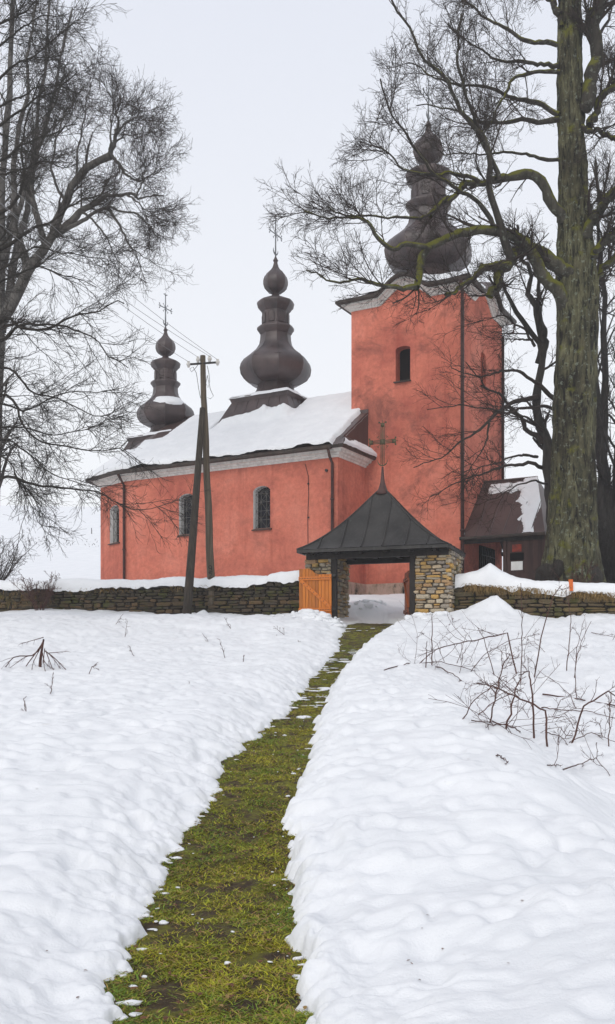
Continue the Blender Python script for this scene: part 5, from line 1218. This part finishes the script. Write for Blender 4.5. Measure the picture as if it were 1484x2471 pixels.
shrub('twiggy_shrub', gpnt(1462, 31.5), 44, 3.2, .35, 'dark_bark', 'dark dense thicket right of the old linden trunk', 48)
shrub('twiggy_shrub', gpnt(1505, 33.0), 44, 4.0, .4, 'dark_bark', 'taller dark thicket behind the right edge of the linden', 49)
shrub('twiggy_shrub', gpnt(1330, 28.6), 16, 1.6, .5, 'twig', 'thin shoots at the foot of the old linden', 50, r0=.012)
shrub('twiggy_shrub', gpnt(1400, 28.4), 14, 1.5, .5, 'stem', 'reddish shoots sprouting before the linden trunk', 51, r0=.012)
shrub('dry_shrub', gpnt(95, 30.4, -.0), 16, 1.3, .6, 'stem', 'dry reddish shoots growing at the mossy wall', 52, r0=.012)

# ------------------------------------------------------------------ dead stems in the snow
def zzA(p): return ((p[0] / 1.6434 + 1500) / 1.61927, (p[1] / 1.6434 + 2200) / 1.61927)
def zzB(p): return ((p[0] / 1.1415) / 1.61927, (p[1] / 1.1415 + 2200) / 1.61927)
def stem(pts, conv, r_, label, group, seed, lying=False, mt='stem', twig=4, leaf_=0):
    rng = np.random.default_rng(seed); c0 = conv(pts[0]); Y = ground_at(*c0); W = []
    for i, p in enumerate(pts):
        c = conv(p)
        if lying: Yi = ground_at(*c); q = at(*c, Yi); q.z = Hs(q.x, q.y) + .012 + .03 * math.sin(math.pi * i / max(1, len(pts) - 1))
        else: q = at(*c, Y + rng.uniform(-.12, .12) * i)
        W.append(q)
    if not lying: W[0] = W[0] - UP * .10
    P = arc(W, 14) if len(pts) != 2 else np.array([W[0].lerp(W[1], k / 13) for k in range(14)])
    if len(pts) > 2: P = np.concatenate([np.array([W[i].lerp(W[i + 1], k / 5) for k in range(5)]) for i in range(len(W) - 1)] + [np.array([W[-1]])])
    P = P + rng.normal(size=P.shape) * .006; Rd = np.linspace(r_, r_ * .45, len(P)); V, Fq = tubes_np(P[None], Rd[None], 6); VV, FF, o_ = [V], [Fq], len(V)
    if twig:
        C_, Rr = spawn(rng, P[None], Rd[None], int(twig * 1.7), (.25, 1), (25, 65), (.12, .42), 5, .06, .18, .0034, .5); V, Fq = tubes_np(C_, Rr, 4); VV.append(V); FF.append(Fq + o_); o_ += len(V)
        C_, Rr = spawn(rng, C_, Rr, 4, (.3, 1), (25, 65), (.3, .7), 4, .05, .18, .0027, .6); V, Fq = tubes_np(C_, Rr, 3); VV.append(V); FF.append(Fq + o_)
    o = mesh_np('dead_stem', np.concatenate(VV), np.concatenate(FF), M[mt]); return tag(o, label, 'stem', group)
UNIQ = {0: 'straight dark stem standing closest to the footpath, before the right pillar', 1: 'short straight stem just beside the straight one near the path', 3: 'long reddish stem snapped into a sharp peak with its twigs hanging to the left',
        5: 'tall stem leaning right with a forked tip against the right wall', 6: 'upright stem branching at its tip in front of the orange stake', 9: 'thick upright stem with a snapped crooked tip amid the tangle', 10: 'reddish stem broken at knee height, its long top pointing back to the path',
        11: 'stem leaning right from the lowest root, broken over at the top', 15: 'long thin stem arching over the snow bank towards the path', 17: 'thickest dark stick lying out to the right in the hollow', 31: 'small twig lying against the snow heap by the right pillar', 32: 'tiny forked twig alone on the near snow bank'}
GS = 'dead stems right of the path'
ST = 'upright dark stem sticking out of the snowy hollow right of the path'; SA = 'snapped reddish stem bent over above the snow right of the path'; SLY = 'thin dark stem lying on the snow right of the path'
for i, (pts, r_, lab, ly, tw) in enumerate([
    ([(308, 655), (310, 320)], .013, ST, 0, 0), ([(268, 670), (275, 500)], .012, ST, 0, 0), ([(330, 665), (440, 725), (530, 780)], .012, SLY, 1, 4), ([(858, 710), (790, 447), (600, 490), (460, 515), (340, 550), (230, 640)], .014, SA, 0, 9),
    ([(878, 775), (885, 480), (888, 350), (880, 130)], .010, ST, 0, 3), ([(960, 730), (1010, 480), (1085, 210), (1140, 140)], .013, ST, 0, 4), ([(1168, 690), (1190, 480), (1200, 350), (1170, 170)], .010, ST, 0, 4), ([(1235, 865), (1225, 680), (1260, 520), (1330, 370)], .008, ST, 0, 3), ([(1220, 740), (1240, 540), (1285, 360)], .008, ST, 0, 2),
    ([(970, 1120), (950, 850), (930, 690), (860, 720)], .015, SA, 0, 3), ([(1048, 1180), (1040, 945), (830, 850), (690, 785), (600, 770)], .014, SA, 0, 7), ([(1185, 1165), (1285, 920), (1440, 820), (1484, 850), (1560, 900)], .013, SA, 0, 5), ([(775, 1055), (830, 870), (870, 750)], .012, ST, 0, 5), ([(675, 1025), (720, 830), (770, 640), (810, 580)], .009, ST, 0, 5),
    ([(480, 1010), (560, 900), (680, 800), (780, 720)], .007, ST, 0, 3), ([(0, 690), (150, 655), (370, 650), (560, 695), (790, 765)], .010, SLY, 1, 6), ([(560, 955), (700, 890), (900, 800)], .007, ST, 0, 4), ([(1020, 850), (1250, 890), (1484, 930), (1600, 950)], .014, SLY, 1, 6), ([(1010, 930), (1100, 955), (1300, 965), (1484, 1000)], .010, SLY, 1, 4),
    ([(530, 700), (640, 590), (790, 500), (1000, 450)], .008, SA, 0, 5), ([(720, 720), (640, 480), (600, 410)], .009, ST, 0, 4), ([(455, 650), (500, 560), (525, 470)], .007, ST, 0, 3), ([(1250, 940), (1200, 850), (1100, 760), (990, 690)], .007, SA, 0, 3), ([(1140, 595), (1250, 520)], .006, ST, 0, 2), ([(1440, 1180), (1450, 950), (1460, 830)], .008, ST, 0, 4),
    ([(1370, 1260), (1365, 1150)], .006, ST, 0, 2), ([(870, 1085), (780, 1060), (650, 1050)], .010, SLY, 1, 6), ([(1150, 1330), (1270, 1305), (1360, 1270), (1450, 1370)], .008, SLY, 1, 3), ([(1190, 1160), (1330, 1110), (1484, 1150)], .008, SLY, 1, 3), ([(1045, 1300), (1150, 1310)], .006, SLY, 1, 2), ([(1330, 450), (1484, 480)], .008, SLY, 1, 3),
    ([(400, 410), (490, 360)], .009, SLY, 1, 3), ([(720, 1245), (760, 1275), (800, 1290)], .006, SLY, 1, 4), ([(1040, 1090), (1130, 1130), (1190, 1190)], .008, SLY, 1, 4), ([(600, 870), (660, 880)], .006, SLY, 1, 5), ([(760, 680), (755, 560)], .010, ST, 0, 2), ([(560, 1020), (700, 1050), (830, 1050)], .006, SLY, 1, 5)]):
    stem(pts, zzA, r_, UNIQ.get(i, lab), GS, 300 + i, ly, twig=tw)
rb = random.Random(5)
for i in range(26):
    x0, y0 = rb.uniform(380, 1484), rb.uniform(480, 1150)
    if y0 > 560 + .62 * (x0 - 380) + 120: continue
    a_ = rb.uniform(-1.0, 1.0); l_ = rb.uniform(90, 260); stem([(x0, y0), (x0 + l_ * .5 * math.sin(a_), y0 - l_ * .5 * math.cos(a_)), (x0 + l_ * math.sin(a_ * 1.5), y0 - l_ * .9 * math.cos(a_ * 1.5))], zzA, .0055, 'thin bramble shoot in the tangle right of the path', GS, 600 + i, 0, twig=4)
SLF = 'short broken twig poking from the snow left of the path'
for i, pts in enumerate([[(553, 330), (570, 255)], [(945, 350), (905, 315)], [(1010, 425), (980, 340)], [(1085, 440), (1087, 410)], [(1285, 315), (1220, 280)], [(1280, 318), (1210, 328)], [(500, 275), (550, 225)], [(610, 415), (575, 370)], [(220, 580), (240, 490)], [(120, 660), (105, 600)], [(485, 362), (525, 380)], [(1040, 295), (1000, 240)], [(800, 305), (860, 325)], [(390, 490), (410, 460), (430, 470)], [(710, 338), (735, 340)], [(1350, 355), (1330, 345)], [(1265, 390), (1300, 392)], [(820, 540), (845, 530)], [(1120, 275), (1145, 300)], [(1110, 320), (1150, 326)]]):
    stem(pts, zzB, .0075, SLF, 'twigs poking from the snow left of the path', 400 + i, 0, 'stem', 3)
# drooping broken sapling on the left
bx = empty('broken_sapling', at(*zzB((180, 465)), ground_at(*zzB((180, 465)))), 'broken sapling stump with drooping dark twigs in the left snow field', 'sapling')
Yb = ground_at(*zzB((180, 465)))
for pts, r_, nm in [([(178, 480), (182, 420), (195, 340)], .034, 'stump'), ([(195, 345), (150, 410), (60, 420), (0, 510)], .013, 'twig'), ([(195, 350), (160, 400), (110, 470), (95, 525)], .012, 'twig'), ([(200, 390), (240, 420), (290, 470), (325, 510)], .011, 'twig'), ([(205, 390), (235, 470), (260, 500)], .010, 'twig'), ([(190, 400), (200, 440), (240, 480)], .010, 'twig'), ([(195, 330), (90, 360)], .008, 'twig'), ([(220, 400), (305, 393)], .007, 'twig'), ([(200, 380), (195, 440), (205, 495)], .009, 'twig'), ([(185, 370), (150, 440), (140, 490)], .009, 'twig'), ([(150, 410), (110, 420), (40, 470)], .008, 'twig'), ([(215, 400), (250, 440), (290, 505)], .008, 'twig')]:
    rng = np.random.default_rng(len(pts) * 7 + int(r_ * 1000)); W = [at(*zzB(p), Yb + rng.uniform(-.25, .15) * (i / 2)) for i, p in enumerate(pts)]
    P = arc(W, 12); Rd = np.linspace(r_, r_ * .5, 12); V, Fq = tubes_np(P[None], Rd[None], 6); VV, FF = [V], [Fq]
    if nm == 'twig':
        C_, Rr = spawn(rng, P[None], Rd[None], 5, (.3, 1), (20, 45), (.15, .4), 5, -.15, .12, .0035, .6); V2, F2 = tubes_np(C_, Rr, 3); VV.append(V2); FF.append(F2 + len(V))
    mesh_np(nm, np.concatenate(VV), np.concatenate(FF), M['stem'], bx)
# orange stake in the wall snow
mb = MB(); p = at(1377, 1412, 26.55); mb.add([p + Vector((dx * .045, dy * .012, z)) for z, k in ((-.15, 1), (.16, 1)) for dx, dy in ((-1, -1), (1, -1), (1, 1), (-1, 1))], [(0, 3, 2, 1), (4, 5, 6, 7), (0, 1, 5, 4), (1, 2, 6, 5), (2, 3, 7, 6), (3, 0, 4, 7)])
mb.v = [(x - .12 * (z - p.z) + (.03 if z > p.z and i % 2 else 0), y, z) for i, (x, y, z) in enumerate(mb.v)]
tag(mb.build('marker_stake', M['stake']), 'small orange stake poking out of the snow on the right wall', 'stake')

# ------------------------------------------------------------------ grass, leaves and crumbs on the path
rng = np.random.default_rng(77); nb = 140000
u = rng.random(nb); Yg = 3.9 * (26.6 / 3.9) ** (u ** 1.25); sx = rng.uniform(-.12, 1.12, nb); Xg = np.interp(Yg, PY, PL) + sx * (np.interp(Yg, PY, PR) - np.interp(Yg, PY, PL))
cl = fbm(Xg * 4.5, Yg * 4.5, 301, 3) + rng.uniform(-.35, .35, nb); dl, dr = path_d(Xg, Yg); keep = (cl > -.11) & (np.maximum(dl, dr) < .05); Xg, Yg = Xg[keep], Yg[keep]
V, Fq, n = blades('g', np.stack([Xg, Yg, Pz(Xg, Yg) - .004], 1), (.010, .036), (.3, 1.6), .35, None, None, .0032, 5)
hue = fbm(Xg * 2.2, Yg * 2.2, 311, 3) + rng.uniform(-.4, .4, n); c0 = np.array([.12, .21, .018]); c1 = np.array([.40, .37, .022]); c2 = np.array([.32, .21, .065]); k = np.clip(hue + .5, 0, 1)[:, None]
colr = c0 * (1 - k) + c1 * k; dead = (rng.random(n) < .24)[:, None]; colr = np.where(dead, c2, colr) * rng.uniform(.65, 1.3, n)[:, None]
col4 = np.concatenate([np.repeat(colr, 8, 0), np.ones((n * 8, 1))], 1)
tag(mesh_np('grass', V, Fq, M['grass'], None, False, col4), 'short mossy grass on the footpath', kind='stuff')
def leaf_litter(n, seed, area, mt, label, size):
    rng = np.random.default_rng(seed); VV = []; FF = []
    for i in range(n):
        x, y, z = area(rng); s_ = rng.uniform(*size); a = rng.uniform(0, 6.28); b_ = rng.uniform(-.4, .4); ca, sa = math.cos(a), math.sin(a); sh = [(-1, 0, .0), (-.3, .5, .12), (.5, .4, .1), (1, 0, .0), (.5, -.4, .14), (-.3, -.5, .05)]; o_ = len(VV)
        for px_, py_, pz_ in sh: VV.append((x + s_ * (px_ * ca - py_ * sa), y + s_ * (px_ * sa + py_ * ca), z + s_ * (pz_ * 1.6 + b_ * px_ * .4) + .006))
        FF += [(o_, o_ + 1, o_ + 5), (o_ + 1, o_ + 2, o_ + 4), (o_ + 1, o_ + 4, o_ + 5), (o_ + 2, o_ + 3, o_ + 4)]
    return tag(mesh_np('leaf_litter', np.array(VV), np.array(FF), mt, None, False), label, kind='stuff')
def on_path(rng):
    Y = 4.0 * (20 / 4.0) ** rng.random(); l_, r_ = np.interp(Y, PY, PL), np.interp(Y, PY, PR); X = l_ + rng.uniform(.03, .97) * (r_ - l_); return X, Y, float(Pz(np.array(X), np.array(Y))) + .02
leaf_litter(240, 9, on_path, M['deadleaf'], 'dead leaves strewn on the footpath', (.009, .028))
leaf_litter(260, 10, on_path, M['straw'], 'pale withered leaf scraps on the footpath', (.008, .022))
def on_snow(rng):
    Y = 4.5 * (24 / 4.5) ** rng.random(); X = rng.uniform(-.31, .31) * Y; l_, r_ = np.interp(Y, PY, PL), np.interp(Y, PY, PR)
    if l_ - .1 < X < r_ + .1: X = r_ + .5
    return X, Y, Hs(X, Y)
leaf_litter(70, 12, on_snow, M['deadleaf'], 'small dark scraps lying on the snow', (.004, .013))
# crumbs and patches of snow
def lumps(n, seed, place, size, flat, label, name='snow_crumbs'):
    rng = np.random.default_rng(seed); bm = bmesh.new(); bmesh.ops.create_icosphere(bm, subdivisions=2, radius=1); B = np.array([v.co[:] for v in bm.verts]); Ft = np.array([[v.index for v in f.verts] for f in bm.faces]); bm.free(); VV, FF, o_ = [], [], 0
    for i in range(n):
        x, y, z = place(rng); s_ = size[0] * (size[1] / size[0]) ** (rng.random() ** 1.8); d = 1 + .5 * fbm(B[:, 0] * 1.6 + i * 3.1, B[:, 1] * 1.6 + B[:, 2] * 1.9, 400 + i % 50, 3); Q = B * d[:, None] * s_ * np.array([rng.uniform(.8, 1.9), rng.uniform(.7, 1.2), flat])
        a = rng.uniform(-.6, .6); Q = np.stack([Q[:, 0] * math.cos(a) - Q[:, 1] * math.sin(a), Q[:, 0] * math.sin(a) + Q[:, 1] * math.cos(a), Q[:, 2]], 1); VV.append(Q + np.array([x, y, z])); FF.append(Ft + o_); o_ += len(B)
    return tag(mesh_np(name, np.concatenate(VV), np.concatenate(FF), M['snowclean']), label, kind='stuff')
def crumb(rng):
    Y = 5.0 * (25.5 / 5.0) ** rng.random(); l_, r_ = np.interp(Y, PY, PL), np.interp(Y, PY, PR); s_ = rng.beta(.35, .35); X = l_ - .03 + s_ * (r_ - l_ + .06); return X, Y, float(Pz(np.array(X), np.array(Y))) + .012
lumps(110, 21, crumb, (.005, .022), .5, 'snow crumbs along the edges of the footpath')
def slush(rng):
    Y = 4.2 * (25.5 / 4.2) ** rng.random(); l_, r_ = np.interp(Y, PY, PL), np.interp(Y, PY, PR); X = (l_ + rng.normal() * .05 + .02) if rng.random() < .6 else (r_ - .01 + rng.normal() * .04); return X, Y, float(Pz(np.array(X), np.array(Y))) + .006
lumps(190, 27, slush, (.008, .042), .35, 'ragged slush along the melting edges of the footpath')
def patch(rng):
    Y = rng.choice([13.8, 15.6, 16.4, 17.2, 18.3, 19.6, 21.0, 22.2, 25.6]) + rng.uniform(-.35, .35); l_, r_ = np.interp(Y, PY, PL), np.interp(Y, PY, PR); X = l_ + rng.uniform(0, 1) * (r_ - l_); return X, Y, float(Pz(np.array(X), np.array(Y))) + .008
lumps(64, 22, patch, (.03, .13), .16, 'thin melting snow patches on the upper footpath')
def heap(rng):
    c_ = [(.30, 26.2, .4), (.9, 26.0, .3), (2.6, 26.0, .45), (3.1, 26.3, .5), (.0, 27.2, .4), (1.9, 31.0, .5)][rng.integers(6)]; X = c_[0] + rng.normal() * c_[2] * .6; Y = c_[1] + rng.normal() * .3; return X, Y, Hs(X, Y) + .02
lumps(170, 23, heap, (.03, .14), .75, 'shovelled snow clods heaped before the gateway')

# fence posts and tufts up on the far slope
for i, (x, y, h_) in enumerate([(72, 1317, .6), (221, 1288, .6)]):
    Ys = np.linspace(50, 220, 900); Xs = (x - CX) * Ys / F; Zs = EYE + (HY - y) * Ys / F; kk = np.nonzero(H(Xs, Ys) >= Zs)[0]; Yf = float(Ys[kk[0]]) if len(kk) else 100.0; p = at(x, y, Yf); p.z = Hs(p.x, Yf)
    mb = MB(); mb.tube([p - UP * 1.2, p + UP * h_ * .5 + Vector((.02, 0, 0)), p + UP * h_], [.05, .045, .04], 7); o = tag(mb.build('fence_post', M['grey_bark']), 'weathered post standing on the foggy white slope behind the church', 'post', 'posts on the far slope')
pts = []
rng = np.random.default_rng(61)
for x0, y0, x1, y1, nn in ((60, 1322, 130, 1310, 260), (150, 1302, 178, 1297, 160), (196, 1292, 240, 1285, 90)):
    for i in range(nn):
        f_ = rng.random(); Yf = 96 + rng.uniform(-3, 3); X = (x0 + (x1 - x0) * f_ - CX) * Yf / F; pts.append((X, Yf, Hs(X, Yf)))
grass_obj('far_weeds', pts[::5], (.10, .3), (.1, .8), .3, M['twig'], 'line of dark weeds across the far slope', .025)

# ------------------------------------------------------------------ haze
hz = MB(); hz.box((0, 180, 23), (680, 0, 0), (0, 260, 0), (0, 0, 27)); 
hm = bpy.data.materials.new('haze'); hm.use_nodes = True; hn = hm.node_tree; hn.nodes.clear(); ho = hn.nodes.new('ShaderNodeOutputMaterial'); hv = hn.nodes.new('ShaderNodeVolumePrincipled')
hv.inputs['Color'].default_value = (.96, .97, 1.0, 1); hv.inputs['Density'].default_value = .0009; hv.inputs['Anisotropy'].default_value = .2
hn.links.new(hv.outputs[0], ho.inputs['Volume'])
tag(hz.build('haze', hm), 'pale winter fog over the churchyard', kind='stuff')
